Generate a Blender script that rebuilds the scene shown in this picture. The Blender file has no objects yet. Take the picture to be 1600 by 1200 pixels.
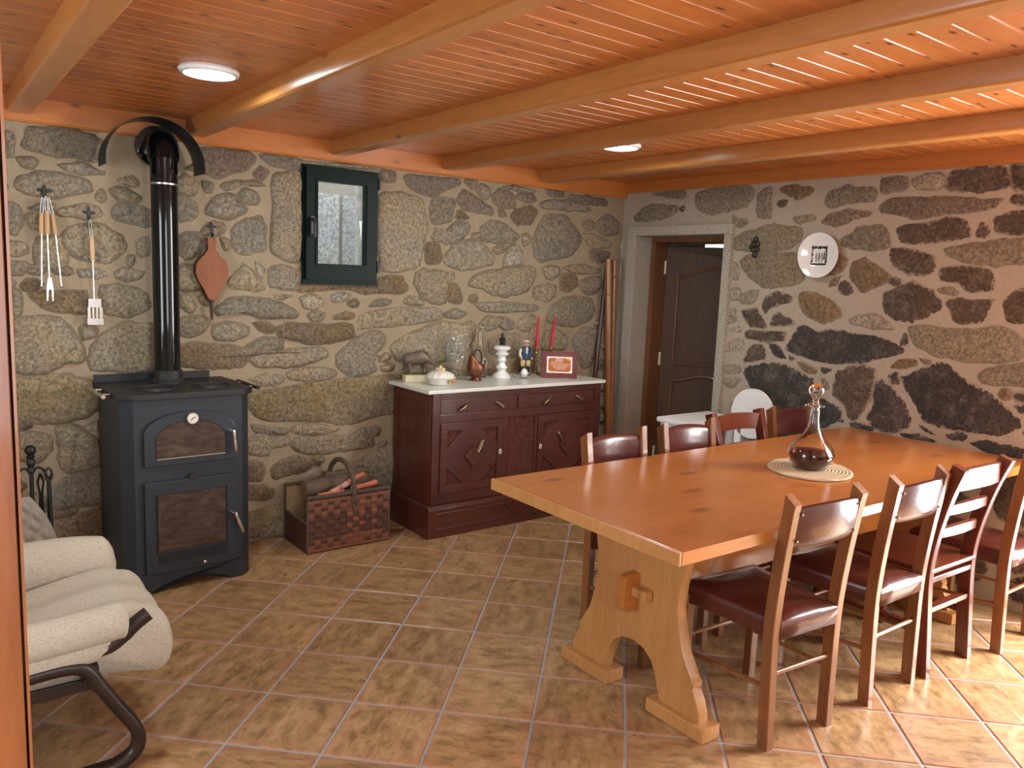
import bpy, bmesh, math, random
from mathutils import Vector, Matrix, noise as mnoise

# ------------------------------------------------------------------ camera, light, exposure
scene = bpy.context.scene
col = scene.collection
CAM = Vector((-4.3056, -4.3433, 1.56)); FPX = 1235.93
CR = Vector((0.79739427, -0.60215302, 0.03967502))
CU = Vector((0.05009811, 0.13157417, 0.9900396))
CF = Vector((0.60137555, 0.78746427, -0.13508322))
cam_data = bpy.data.cameras.new('camera'); cam = bpy.data.objects.new('camera', cam_data)
cam_data.sensor_width = 36.0; cam_data.lens = FPX * 36.0 / 1600.0; cam_data.clip_start = 0.05
mw = Matrix((CR, CU, -CF)).transposed().to_4x4(); mw.translation = CAM
cam.matrix_world = mw; col.objects.link(cam); scene.camera = cam

scene.view_settings.view_transform = 'Standard'
scene.view_settings.look = 'None'
scene.view_settings.gamma = 1.0
scene.view_settings.use_curve_mapping = False
scene.view_settings.exposure = 0.12

world = bpy.data.worlds.new('daylight'); scene.world = world; world.use_nodes = True
bgn = world.node_tree.nodes['Background']
bgn.inputs[0].default_value = (0.78, 0.90, 1.0, 1); bgn.inputs[1].default_value = 4.0

def area(name, loc, aim, w, h, power, color):
    d = bpy.data.lights.new(name, 'AREA'); d.shape = 'RECTANGLE'; d.size = w; d.size_y = h
    d.energy = power; d.color = color
    o = bpy.data.objects.new(name, d); o.location = loc
    o.rotation_euler = (Vector(aim) - Vector(loc)).to_track_quat('-Z', 'Y').to_euler()
    col.objects.link(o); return o
# daylight entering by the glazed garden door right of the picture and two windows behind the photographer
area('garden_door_daylight', (0.10, -3.73, 1.12), (-2.2, -3.1, 0.9), 1.0, 2.0, 185, (1.0, 0.985, 0.96))
area('south_window_daylight', (-3.7, -4.93, 1.45), (-3.4, 0, 1.0), 1.1, 1.1, 16, (0.97, 0.98, 1.0))
area('west_window_daylight', (-6.06, -2.4, 1.4), (0, -2.2, 1.1), 1.3, 1.2, 36, (0.86, 0.94, 1.0))

sun_d = bpy.data.lights.new('sun', 'SUN'); sun_d.energy = 26.0; sun_d.angle = math.radians(0.6); sun_d.color = (1.0, 0.95, 0.86)
sun = bpy.data.objects.new('sun', sun_d); col.objects.link(sun)
sun.rotation_euler = Vector((-0.56, -0.06, -0.83)).to_track_quat('-Z', 'Y').to_euler(); sun.location = (4, -4, 6)

# ------------------------------------------------------------------ pixels to wall / floor points
def ray(x, y): return CF + CR * ((x - 800) / FPX) - CU * ((y - 600) / FPX)
def on_y(x, y, Y=0.0):
    d = ray(x, y); return CAM + d * ((Y - CAM.y) / d.y)
def on_x(x, y, X=0.0):
    d = ray(x, y); return CAM + d * ((X - CAM.x) / d.x)
def on_z(x, y, Z=0.0):
    d = ray(x, y); return CAM + d * ((Z - CAM.z) / d.z)

# ------------------------------------------------------------------ materials
class NT:
    def __init__(s, name):
        s.m = bpy.data.materials.new(name); s.m.use_nodes = True
        s.t = s.m.node_tree; s.b = s.t.nodes['Principled BSDF']
    def n(s, typ, **kw):
        nd = s.t.nodes.new(typ)
        for k, v in kw.items(): setattr(nd, k, v)
        return nd
    def l(s, a, b): s.t.links.new(a, b)
    def coords(s, rnd=0.0, scale=(1, 1, 1), gen=False):
        tc = s.n('ShaderNodeTexCoord'); out = tc.outputs['Generated' if gen else 'Object']
        if rnd:
            oi = s.n('ShaderNodeObjectInfo'); mu = s.n('ShaderNodeMath', operation='MULTIPLY')
            s.l(oi.outputs['Random'], mu.inputs[0]); mu.inputs[1].default_value = rnd
            va = s.n('ShaderNodeVectorMath', operation='ADD'); s.l(out, va.inputs[0]); s.l(mu.outputs[0], va.inputs[1]); out = va.outputs[0]
        if scale != (1, 1, 1):
            vm = s.n('ShaderNodeVectorMath', operation='MULTIPLY'); s.l(out, vm.inputs[0]); vm.inputs[1].default_value = scale; out = vm.outputs[0]
        return out
    def noise(s, vec, scale, detail=3, rough=0.55, dist=0.0):
        nd = s.n('ShaderNodeTexNoise'); s.l(vec, nd.inputs['Vector'])
        nd.inputs['Scale'].default_value = scale; nd.inputs['Detail'].default_value = detail
        nd.inputs['Roughness'].default_value = rough; nd.inputs['Distortion'].default_value = dist
        return nd.outputs['Fac']
    def voro(s, vec, scale, feature='F1', dim='3D'):
        nd = s.n('ShaderNodeTexVoronoi', feature=feature, voronoi_dimensions=dim); s.l(vec, nd.inputs['Vector']); nd.inputs['Scale'].default_value = scale
        return nd.outputs['Distance']
    def ramp(s, fac, stops):
        nd = s.n('ShaderNodeValToRGB'); s.l(fac, nd.inputs[0]); e = nd.color_ramp.elements
        while len(e) < len(stops): e.new(0.5)
        for el, (p, c) in zip(e, stops):
            el.position = p; el.color = (c, c, c, 1) if isinstance(c, (int, float)) else (*c, 1)
        return nd.outputs[0]
    def ramp_range(s, fac, lo, hi):
        mr = s.n('ShaderNodeMapRange', interpolation_type='SMOOTHSTEP'); s.l(fac, mr.inputs[0]); mr.inputs[1].default_value = lo; mr.inputs[2].default_value = hi
        return mr.outputs[0]
    def mix(s, fac, a, b, mode='MIX'):
        nd = s.n('ShaderNodeMix', data_type='RGBA', blend_type=mode)
        for sock, v in ((nd.inputs[0], fac), (nd.inputs[6], a), (nd.inputs[7], b)):
            if isinstance(v, (int, float)): sock.default_value = v
            elif isinstance(v, tuple): sock.default_value = (*v, 1)
            else: s.l(v, sock)
        return nd.outputs[2]
    def rand(s, lo, hi):
        oi = s.n('ShaderNodeObjectInfo'); mr = s.n('ShaderNodeMapRange'); s.l(oi.outputs['Random'], mr.inputs[0])
        mr.inputs[3].default_value = lo; mr.inputs[4].default_value = hi; return mr.outputs[0]
    def value(s, color, fac):
        hs = s.n('ShaderNodeHueSaturation'); s.l(color, hs.inputs['Color'])
        if isinstance(fac, (int, float)): hs.inputs['Value'].default_value = fac
        else: s.l(fac, hs.inputs['Value'])
        return hs.outputs[0]
    def color(s, c):
        if isinstance(c, tuple): s.b.inputs['Base Color'].default_value = (*c, 1)
        else: s.l(c, s.b.inputs['Base Color'])
    def rough(s, r):
        if isinstance(r, (int, float)): s.b.inputs['Roughness'].default_value = r
        else: s.l(r, s.b.inputs['Roughness'])
    def bump(s, h, strength=0.3, dist=0.005):
        nd = s.n('ShaderNodeBump'); nd.inputs['Strength'].default_value = strength; nd.inputs['Distance'].default_value = dist
        s.l(h, nd.inputs['Height']); s.l(nd.outputs[0], s.b.inputs['Normal'])

M = {}
def plain(name, color, rough=0.5, metal=0.0, coat=0.0, vary=0.12, scale=30, bump=0.0):
    n = NT(name); v = n.coords(3.0)
    f = n.noise(v, scale, 3)
    n.color(n.mix(f, tuple(c * (1 - vary) for c in color), tuple(min(1, c * (1 + vary)) for c in color)))
    n.rough(rough); n.b.inputs['Metallic'].default_value = metal; n.b.inputs['Coat Weight'].default_value = coat
    n.b.inputs['Coat Roughness'].default_value = 0.12
    if bump: n.bump(f, bump, 0.003)
    M[name] = n.m; return n

def wood(name, dark, light, axis='x', rough=0.35, coat=0.0, knots=0.0, knotcol=None, grain=1.0, vary=0.12, coat_rough=0.1, flat=False):
    n = NT(name)
    a, c = 1.6 * grain, 14.0 * grain
    sc = {'x': (a, c, c), 'y': (c, a, c), 'z': (c, c, a)}[axis]
    v = n.coords(11.0, sc)
    f = n.noise(v, 1.0, 5, 0.6, 0.9)
    base = n.ramp(f, [(0.28, dark), (0.5, tuple((p + q) / 2 for p, q in zip(dark, light))), (0.72, light)])
    fine = n.noise(n.coords(5.0, tuple(k * 7 for k in sc)), 1.0, 2)
    base = n.mix(0.22, base, n.ramp(fine, [(0.3, tuple(k * 0.55 for k in dark)), (0.7, light)]))
    if knots:
        k = {'x': (4.5, 12, 12), 'y': (12, 4.5, 12), 'z': (12, 12, 4.5)}[axis]
        if flat: k = (k[0], k[1], 0.0)
        kv = n.voro(n.coords(7.0, tuple(q * knots for q in k)), 1.0, dim='2D' if flat else '3D')
        base = n.mix(n.ramp(kv, [(0.035, 1.0), (0.10, 0.0)]), base, knotcol or tuple(q * 0.3 for q in dark))
    n.color(n.value(base, n.rand(1 - vary, 1 + vary)))
    n.rough(rough); n.b.inputs['Coat Weight'].default_value = coat; n.b.inputs['Coat Roughness'].default_value = coat_rough
    n.bump(fine, 0.06, 0.002)
    M[name] = n.m; return n

def stone_mat(name, base, warm, cool, rough=0.88, bump=0.9, patch=None, smear=True, lo=0.40, hi=1.62, grain=58):
    n = NT(name); v = n.coords(23.0)
    big = n.noise(v, 6, 4, 0.65)
    c = n.mix(n.ramp(big, [(0.36, 0.0), (0.64, 1.0)]), base, warm)
    c = n.mix(n.ramp(n.noise(v, 3.3, 3, 0.6), [(0.42, 0.0), (0.68, 0.8)]), c, cool)
    if patch:
        c = n.mix(n.ramp(n.noise(v, 12, 6, 0.75), [(0.50, 0.0), (0.68, 0.9)]), c, patch)
    g = n.noise(v, grain, 5, 0.85)
    f = n.ramp(g, [(0.36, lo), (0.50, 1.0), (0.64, 2.0 * hi / 2)])
    c = n.mix(1.0, c, f, 'MULTIPLY')
    c = n.value(c, n.rand(1.06, 1.40))
    if smear:                                  # mortar smeared raggedly over the rim of each stone
        at = n.n('ShaderNodeAttribute', attribute_name='rim'); co = n.n('ShaderNodeAttribute', attribute_name='mortar')
        ma = n.n('ShaderNodeMath', operation='MULTIPLY_ADD'); n.l(n.noise(v, 42, 5, 0.7), ma.inputs[0]); ma.inputs[1].default_value = 1.9; n.l(at.outputs['Fac'], ma.inputs[2])
        c = n.mix(n.ramp_range(ma.outputs[0], 1.42, 1.60), c, co.outputs['Color'])
    n.color(c); n.rough(rough)
    mid = n.noise(v, 24, 6, 0.8)
    n.bump(n.mix(0.45, mid, g), bump, 0.046)
    M[name] = n.m

stone_mat('granite_grey', (0.292, 0.248, 0.188), (0.335, 0.268, 0.182), (0.268, 0.234, 0.188))
stone_mat('granite_tan', (0.350, 0.282, 0.195), (0.375, 0.282, 0.168), (0.315, 0.270, 0.210))
stone_mat('granite_brown', (0.215, 0.150, 0.090), (0.290, 0.195, 0.095), (0.240, 0.180, 0.125))
stone_mat('granite_pink', (0.245, 0.190, 0.148), (0.250, 0.170, 0.115), (0.255, 0.215, 0.175))
stone_mat('granite_pale', (0.410, 0.355, 0.275), (0.420, 0.335, 0.225), (0.400, 0.365, 0.310))
stone_mat('granite_ochre', (0.330, 0.250, 0.142), (0.290, 0.200, 0.092), (0.310, 0.260, 0.185))
stone_mat('dark_slate', (0.036, 0.035, 0.035), (0.070, 0.050, 0.037), (0.042, 0.045, 0.050), patch=(0.125, 0.123, 0.120), bump=0.6)
stone_mat('dark_brown_stone', (0.085, 0.060, 0.044), (0.125, 0.080, 0.050), (0.098, 0.080, 0.066), patch=(0.170, 0.138, 0.110), bump=0.7)
stone_mat('dressed_granite', (0.40, 0.365, 0.305), (0.41, 0.350, 0.275), (0.39, 0.37, 0.33), bump=0.35, smear=False, lo=0.5, hi=1.3, grain=90)
stone_mat('granite_outside', (0.55, 0.53, 0.50), (0.56, 0.52, 0.46), (0.52, 0.53, 0.53), bump=1.0, smear=False, lo=0.35, hi=1.4, grain=40)
STONE = {'g': 'granite_grey', 't': 'granite_tan', 'b': 'granite_brown', 'p': 'granite_pink', 'w': 'granite_pale',
         'y': 'granite_ochre', 'D': 'dark_slate', 'd': 'dark_brown_stone'}
def mortar(name, c1, c2, c3):
    n = NT(name); v = n.coords()
    c = n.mix(n.ramp(n.noise(v, 3.2, 4, 0.6), [(0.35, 0.0), (0.65, 1.0)]), c1, c2)
    c = n.mix(n.ramp(n.noise(v, 11, 4, 0.6), [(0.5, 0.0), (0.72, 0.8)]), c, c3)
    fine = n.noise(v, 130, 2)
    c = n.mix(n.ramp(fine, [(0.35, 0.22), (0.5, 0.0)]), c, (0.2, 0.15, 0.1))
    n.color(c); n.rough(0.95); n.bump(n.mix(0.25, n.noise(v, 16, 5, 0.6), fine), 0.7, 0.012); M[name] = n.m
mortar('mortar_sand', (0.350, 0.266, 0.172), (0.310, 0.240, 0.162), (0.385, 0.302, 0.206))
mortar('mortar_rose', (0.440, 0.370, 0.290), (0.400, 0.345, 0.280), (0.455, 0.360, 0.275))
mortar('plaster_plain', (0.55, 0.49, 0.42), (0.52, 0.47, 0.40), (0.58, 0.52, 0.44))
plain('grout', (0.36, 0.36, 0.36), 0.9, scale=60)

def tile_mat():
    n = NT('terracotta_tile'); v = n.coords(31.0)
    g = n.coords(0, gen=True)
    sep = n.n('ShaderNodeSeparateXYZ'); n.l(g, sep.inputs[0])
    def edge(o):
        a = n.n('ShaderNodeMath', operation='SUBTRACT'); n.l(o, a.inputs[0]); a.inputs[1].default_value = 0.5
        b = n.n('ShaderNodeMath', operation='ABSOLUTE'); n.l(a.outputs[0], b.inputs[0]); return b.outputs[0]
    mx = n.n('ShaderNodeMath', operation='MAXIMUM'); n.l(edge(sep.outputs[0]), mx.inputs[0]); n.l(edge(sep.outputs[1]), mx.inputs[1])
    wob = n.noise(v, 8, 4, 0.6)
    ad = n.n('ShaderNodeMath', operation='MULTIPLY_ADD'); n.l(wob, ad.inputs[0]); ad.inputs[1].default_value = 0.26; n.l(mx.outputs[0], ad.inputs[2])
    sv = n.coords(31.0, (1, 2.2, 1))
    c = n.ramp(n.noise(sv, 9, 5, 0.7), [(0.34, (0.205, 0.116, 0.050)), (0.5, (0.385, 0.226, 0.104)), (0.66, (0.490, 0.315, 0.165))])
    c = n.mix(n.ramp(ad.outputs[0], [(0.50, 0.0), (0.66, 0.65)]), c, (0.440, 0.205, 0.118))
    c = n.mix(n.ramp(n.noise(v, 22, 4, 0.7), [(0.54, 0.0), (0.72, 0.6)]), c, (0.15, 0.090, 0.042))
    n.color(n.value(c, n.rand(0.88, 1.10)))
    n.rough(n.ramp(n.noise(v, 14, 3), [(0.3, 0.26), (0.7, 0.42)])); n.b.inputs['Specular IOR Level'].default_value = 0.5
    n.bump(n.noise(v, 30, 4, 0.6), 0.12, 0.004); M['terracotta_tile'] = n.m
tile_mat()

wood('pine_board', (0.40, 0.112, 0.022), (0.56, 0.190, 0.046), 'x', 0.34, 0.22, knots=0.85, knotcol=(0.11, 0.026, 0.007), vary=0.1, coat_rough=0.16, flat=True)
wood('pine_beam', (0.39, 0.140, 0.030), (0.51, 0.205, 0.055), 'y', 0.32, 0.3, knots=0.55, knotcol=(0.17, 0.05, 0.012), coat_rough=0.14)
wood('pine_trim', (0.42, 0.130, 0.024), (0.54, 0.185, 0.040), 'x', 0.38, 0.15, knots=0.6, knotcol=(0.16, 0.04, 0.01))
wood('pine_trim_side', (0.42, 0.130, 0.024), (0.54, 0.185, 0.040), 'y', 0.38, 0.15, knots=0.6, knotcol=(0.16, 0.04, 0.01))
wood('post_wood', (0.36, 0.105, 0.030), (0.52, 0.180, 0.055), 'z', 0.4, 0.3)
wood('table_wood', (0.385, 0.122, 0.022), (0.500, 0.182, 0.040), 'x', 0.28, 0.45, knots=0.30, knotcol=(0.235, 0.075, 0.018), coat_rough=0.16, vary=0.03, flat=True)
wood('table_wood_end', (0.455, 0.205, 0.064), (0.575, 0.285, 0.100), 'z', 0.35, 0.3, knots=0.5, knotcol=(0.30, 0.12, 0.04), vary=0.05)
wood('chair_wood', (0.165, 0.060, 0.021), (0.280, 0.112, 0.040), 'z', 0.28, 0.45)
wood('chair_red_wood', (0.095, 0.020, 0.011), (0.160, 0.036, 0.018), 'z', 0.25, 0.55)
wood('mahogany', (0.060, 0.014, 0.009), (0.110, 0.028, 0.016), 'z', 0.32, 0.35)
wood('mahogany_flat', (0.058, 0.014, 0.010), (0.108, 0.028, 0.017), 'x', 0.34, 0.3)
wood('door_wood', (0.055, 0.023, 0.011), (0.095, 0.042, 0.020), 'z', 0.6)
wood('door_frame_wood', (0.15, 0.062, 0.028), (0.24, 0.105, 0.050), 'z', 0.4, 0.2)
wood('bentwood', (0.012, 0.006, 0.004), (0.034, 0.015, 0.009), 'x', 0.45, 0.08)
wood('bamboo_wood', (0.23, 0.080, 0.028), (0.38, 0.160, 0.060), 'z', 0.3, 0.5)
wood('dark_cane', (0.05, 0.022, 0.016), (0.10, 0.042, 0.030), 'z', 0.35, 0.3)
wood('handle_wood', (0.55, 0.33, 0.16), (0.68, 0.44, 0.24), 'z', 0.5)
wood('bark', (0.085, 0.055, 0.036), (0.20, 0.14, 0.095), 'x', 0.95, grain=1.8)
wood('bellows_wood', (0.235, 0.070, 0.024), (0.320, 0.105, 0.038), 'z', 0.6)

plain('leather', (0.082, 0.018, 0.014), 0.27, coat=0.35, vary=0.2, scale=45, bump=0.12)
plain('leather_strap', (0.06, 0.022, 0.014), 0.5)
def carved():
    n = NT('carved_mahogany'); v = n.coords()
    w = n.voro(v, 42, 'SMOOTH_F1'); f = n.noise(v, 60, 4, 0.7, 2.0)
    n.color(n.mix(w, (0.075, 0.014, 0.009), (0.17, 0.042, 0.026))); n.rough(0.38)
    n.bump(n.mix(0.6, w, f), 1.0, 0.02); M['carved_mahogany'] = n.m
carved()
plain('stove_iron', (0.028, 0.036, 0.047), 0.42, metal=0.2, vary=0.25, scale=14, bump=0.05)
plain('stove_top_iron', (0.026, 0.026, 0.028), 0.5, metal=0.3, vary=0.25, scale=30, bump=0.1)
plain('enamel_black', (0.003, 0.0035, 0.0045), 0.07, vary=0.1)
plain('sheet_black', (0.010, 0.011, 0.012), 0.38, metal=0.2)
def stoveglass():
    n = NT('sooty_glass'); v = n.coords(0, (1, 1, 2.5))
    n.color(n.ramp(n.noise(v, 9, 5, 0.7, 1.0), [(0.3, (0.028, 0.018, 0.014)), (0.55, (0.075, 0.050, 0.038)), (0.8, (0.15, 0.105, 0.08))]))
    n.rough(0.30); n.b.inputs['Specular IOR Level'].default_value = 0.3; M['sooty_glass'] = n.m
stoveglass()
plain('chrome', (0.75, 0.75, 0.74), 0.18, metal=1.0, vary=0.03)
plain('steel', (0.62, 0.62, 0.60), 0.28, metal=1.0, vary=0.06)
plain('wrought_iron', (0.006, 0.006, 0.0065), 0.5, vary=0.2)
plain('dial_white', (0.72, 0.68, 0.60), 0.4, vary=0.05)
plain('green_frame', (0.0022, 0.011, 0.008), 0.42, vary=0.12); M['green_frame'].node_tree.nodes['Principled BSDF'].inputs['Specular IOR Level'].default_value = 0.12
plain('marble', (0.70, 0.70, 0.64), 0.28, coat=0.2, vary=0.10, scale=7)
plain('brass', (0.42, 0.30, 0.12), 0.35, metal=1.0, vary=0.15)
plain('old_brass', (0.40, 0.32, 0.19), 0.35, metal=1.0, vary=0.2)
plain('bone', (0.72, 0.66, 0.50), 0.5, vary=0.05)
plain('copper', (0.26, 0.105, 0.062), 0.42, metal=0.9, vary=0.2, scale=16)
plain('milk_glass', (0.86, 0.87, 0.86), 0.12, coat=0.6, vary=0.03)
plain('porcelain', (0.82, 0.79, 0.72), 0.15, coat=0.6, vary=0.05)
plain('porcelain_floral', (0.74, 0.50, 0.38), 0.2, coat=0.5, vary=0.5, scale=55)
plain('flower_pink', (0.72, 0.48, 0.42), 0.5, vary=0.3, scale=60)
plain('flower_yellow', (0.75, 0.60, 0.30), 0.5, vary=0.2)
plain('floral_orange', (0.62, 0.22, 0.06), 0.4, vary=0.3)
plain('floral_green', (0.25, 0.30, 0.10), 0.4, vary=0.3)
plain('boar_bronze', (0.155, 0.115, 0.085), 0.5, metal=0.3, vary=0.6, scale=70, bump=0.7)
plain('onyx', (0.72, 0.66, 0.45), 0.3, vary=0.2, scale=18)
plain('moss_green', (0.10, 0.12, 0.05), 0.7, vary=0.3)
plain('candle_red', (0.56, 0.012, 0.030), 0.4, vary=0.05)
plain('figure_blue', (0.020, 0.060, 0.130), 0.3, coat=0.4, vary=0.3, scale=80)
plain('figure_cream', (0.70, 0.62, 0.48), 0.4)
plain('figure_skin', (0.66, 0.40, 0.29), 0.4)
plain('figure_yellow', (0.66, 0.50, 0.24), 0.4)
plain('figure_black', (0.02, 0.02, 0.022), 0.35)
plain('plaque_wood', (0.120, 0.008, 0.014), 0.14, coat=0.9, vary=0.15)
plain('plaque_white', (0.86, 0.83, 0.78), 0.4, vary=0.03)
plain('plaque_copper', (0.42, 0.135, 0.035), 0.32, metal=0.5, vary=0.15)
plain('plaque_gold', (0.80, 0.42, 0.10), 0.3, metal=0.4, vary=0.1)
plain('plate_white', (0.86, 0.87, 0.86), 0.12, coat=0.6, vary=0.02)
plain('print_black', (0.035, 0.040, 0.042), 0.3, vary=0.5, scale=140)
plain('print_grey', (0.30, 0.32, 0.32), 0.3, vary=0.5, scale=140)
plain('white_plastic', (0.86, 0.88, 0.90), 0.3, vary=0.02)
plain('basket_dark', (0.085, 0.034, 0.022), 0.55, vary=0.35, scale=20)
plain('basket_red', (0.195, 0.070, 0.040), 0.5, vary=0.35, scale=20)
plain('basket_rope', (0.10, 0.065, 0.045), 0.8, vary=0.3)
plain('log_end', (0.22, 0.125, 0.06), 0.9, vary=0.3)
plain('red_stick', (0.52, 0.13, 0.075), 0.7, vary=0.35, scale=60, bump=0.8)
plain('pink_stick', (0.55, 0.30, 0.24), 0.75, vary=0.35, scale=60, bump=0.8)
plain('plywood', (0.34, 0.215, 0.105), 0.7, vary=0.2)
plain('hinge_cream', (0.75, 0.70, 0.52), 0.4, vary=0.05)
plain('quilt_grey', (0.30, 0.265, 0.215), 0.95, vary=0.15, bump=0.3)
def fabric():
    n = NT('cream_fabric'); v = n.coords()
    w = n.noise(n.coords(0, (1, 1, 1)), 380, 2); w2 = n.noise(n.coords(0, (.35, 1.6, 1.6)), 330, 2)
    f = n.mix(0.5, w, w2)
    n.color(n.ramp(f, [(0.30, (0.22, 0.18, 0.125)), (0.46, (0.46, 0.41, 0.325)), (0.66, (0.58, 0.53, 0.44))])); n.rough(0.95)
    n.bump(f, 0.5, 0.004); M['cream_fabric'] = n.m
fabric()
def straw():
    n = NT('straw_mat'); v = n.coords()
    wv = n.n('ShaderNodeTexWave', wave_type='RINGS', rings_direction='Z'); n.l(v, wv.inputs['Vector'])
    wv.inputs['Scale'].default_value = 22; wv.inputs['Distortion'].default_value = 1.2; wv.inputs['Detail'].default_value = 2; wv.inputs['Detail Scale'].default_value = 8
    n.color(n.mix(n.mix(0.5, wv.outputs['Fac'], n.noise(v, 90, 3)), (0.42, 0.31, 0.18), (0.70, 0.58, 0.40))); n.rough(0.9)
    n.bump(wv.outputs['Fac'], 0.8, 0.006); M['straw_mat'] = n.m
straw()
def glass(name, tint, rough=0.0, ior=1.45, bump=0.0):
    n = NT(name); n.color(tint); n.rough(rough); n.b.inputs['Transmission Weight'].default_value = 1.0; n.b.inputs['IOR'].default_value = ior
    if bump:
        v = n.coords(); n.bump(n.voro(v, 60), bump, 0.01)
    M[name] = n.m
glass('clear_glass', (0.97, 0.98, 0.98)); 
glass('red_wine', (0.16, 0.006, 0.009), 0.0, 1.34)
def pane():
    n = NT('window_pane'); t = n.t
    tr = n.n('ShaderNodeBsdfTransparent'); tr.inputs[0].default_value = (0.93, 0.97, 0.98, 1)
    gl = n.n('ShaderNodeBsdfGlossy'); gl.inputs['Roughness'].default_value = 0.02
    fr = n.n('ShaderNodeFresnel'); fr.inputs[0].default_value = 1.45
    mx = n.n('ShaderNodeMixShader'); n.l(fr.outputs[0], mx.inputs[0]); n.l(tr.outputs[0], mx.inputs[1]); n.l(gl.outputs[0], mx.inputs[2])
    n.l(mx.outputs[0], t.nodes['Material Output'].inputs[0]); M['window_pane'] = n.m
pane()
def cutglass():
    n = NT('cut_glass'); v = n.coords()
    bp = n.n('ShaderNodeBump'); bp.inputs['Strength'].default_value = 1.0; bp.inputs['Distance'].default_value = 0.02; n.l(n.voro(v, 55), bp.inputs['Height'])
    tr = n.n('ShaderNodeBsdfTransparent'); tr.inputs[0].default_value = (0.98, 0.99, 0.99, 1)
    gl = n.n('ShaderNodeBsdfGlossy'); gl.inputs['Roughness'].default_value = 0.10; n.l(bp.outputs[0], gl.inputs['Normal'])
    mx = n.n('ShaderNodeMixShader'); mx.inputs[0].default_value = 0.11; n.l(tr.outputs[0], mx.inputs[1]); n.l(gl.outputs[0], mx.inputs[2])
    df = n.n('ShaderNodeBsdfDiffuse'); df.inputs[0].default_value = (0.85, 0.88, 0.88, 1); n.l(bp.outputs[0], df.inputs['Normal'])
    m2 = n.n('ShaderNodeMixShader'); m2.inputs[0].default_value = 0.03; n.l(mx.outputs[0], m2.inputs[1]); n.l(df.outputs[0], m2.inputs[2])
    n.l(m2.outputs[0], n.t.nodes['Material Output'].inputs[0]); M['cut_glass'] = n.m
cutglass()
def lampmat():
    n = NT('lamp_diffuser'); n.color((0.9, 0.95, 0.93)); n.b.inputs['Emission Color'].default_value = (0.66, 1.0, 0.90, 1); n.b.inputs['Emission Strength'].default_value = 7.0
    M['lamp_diffuser'] = n.m
lampmat()

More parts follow.
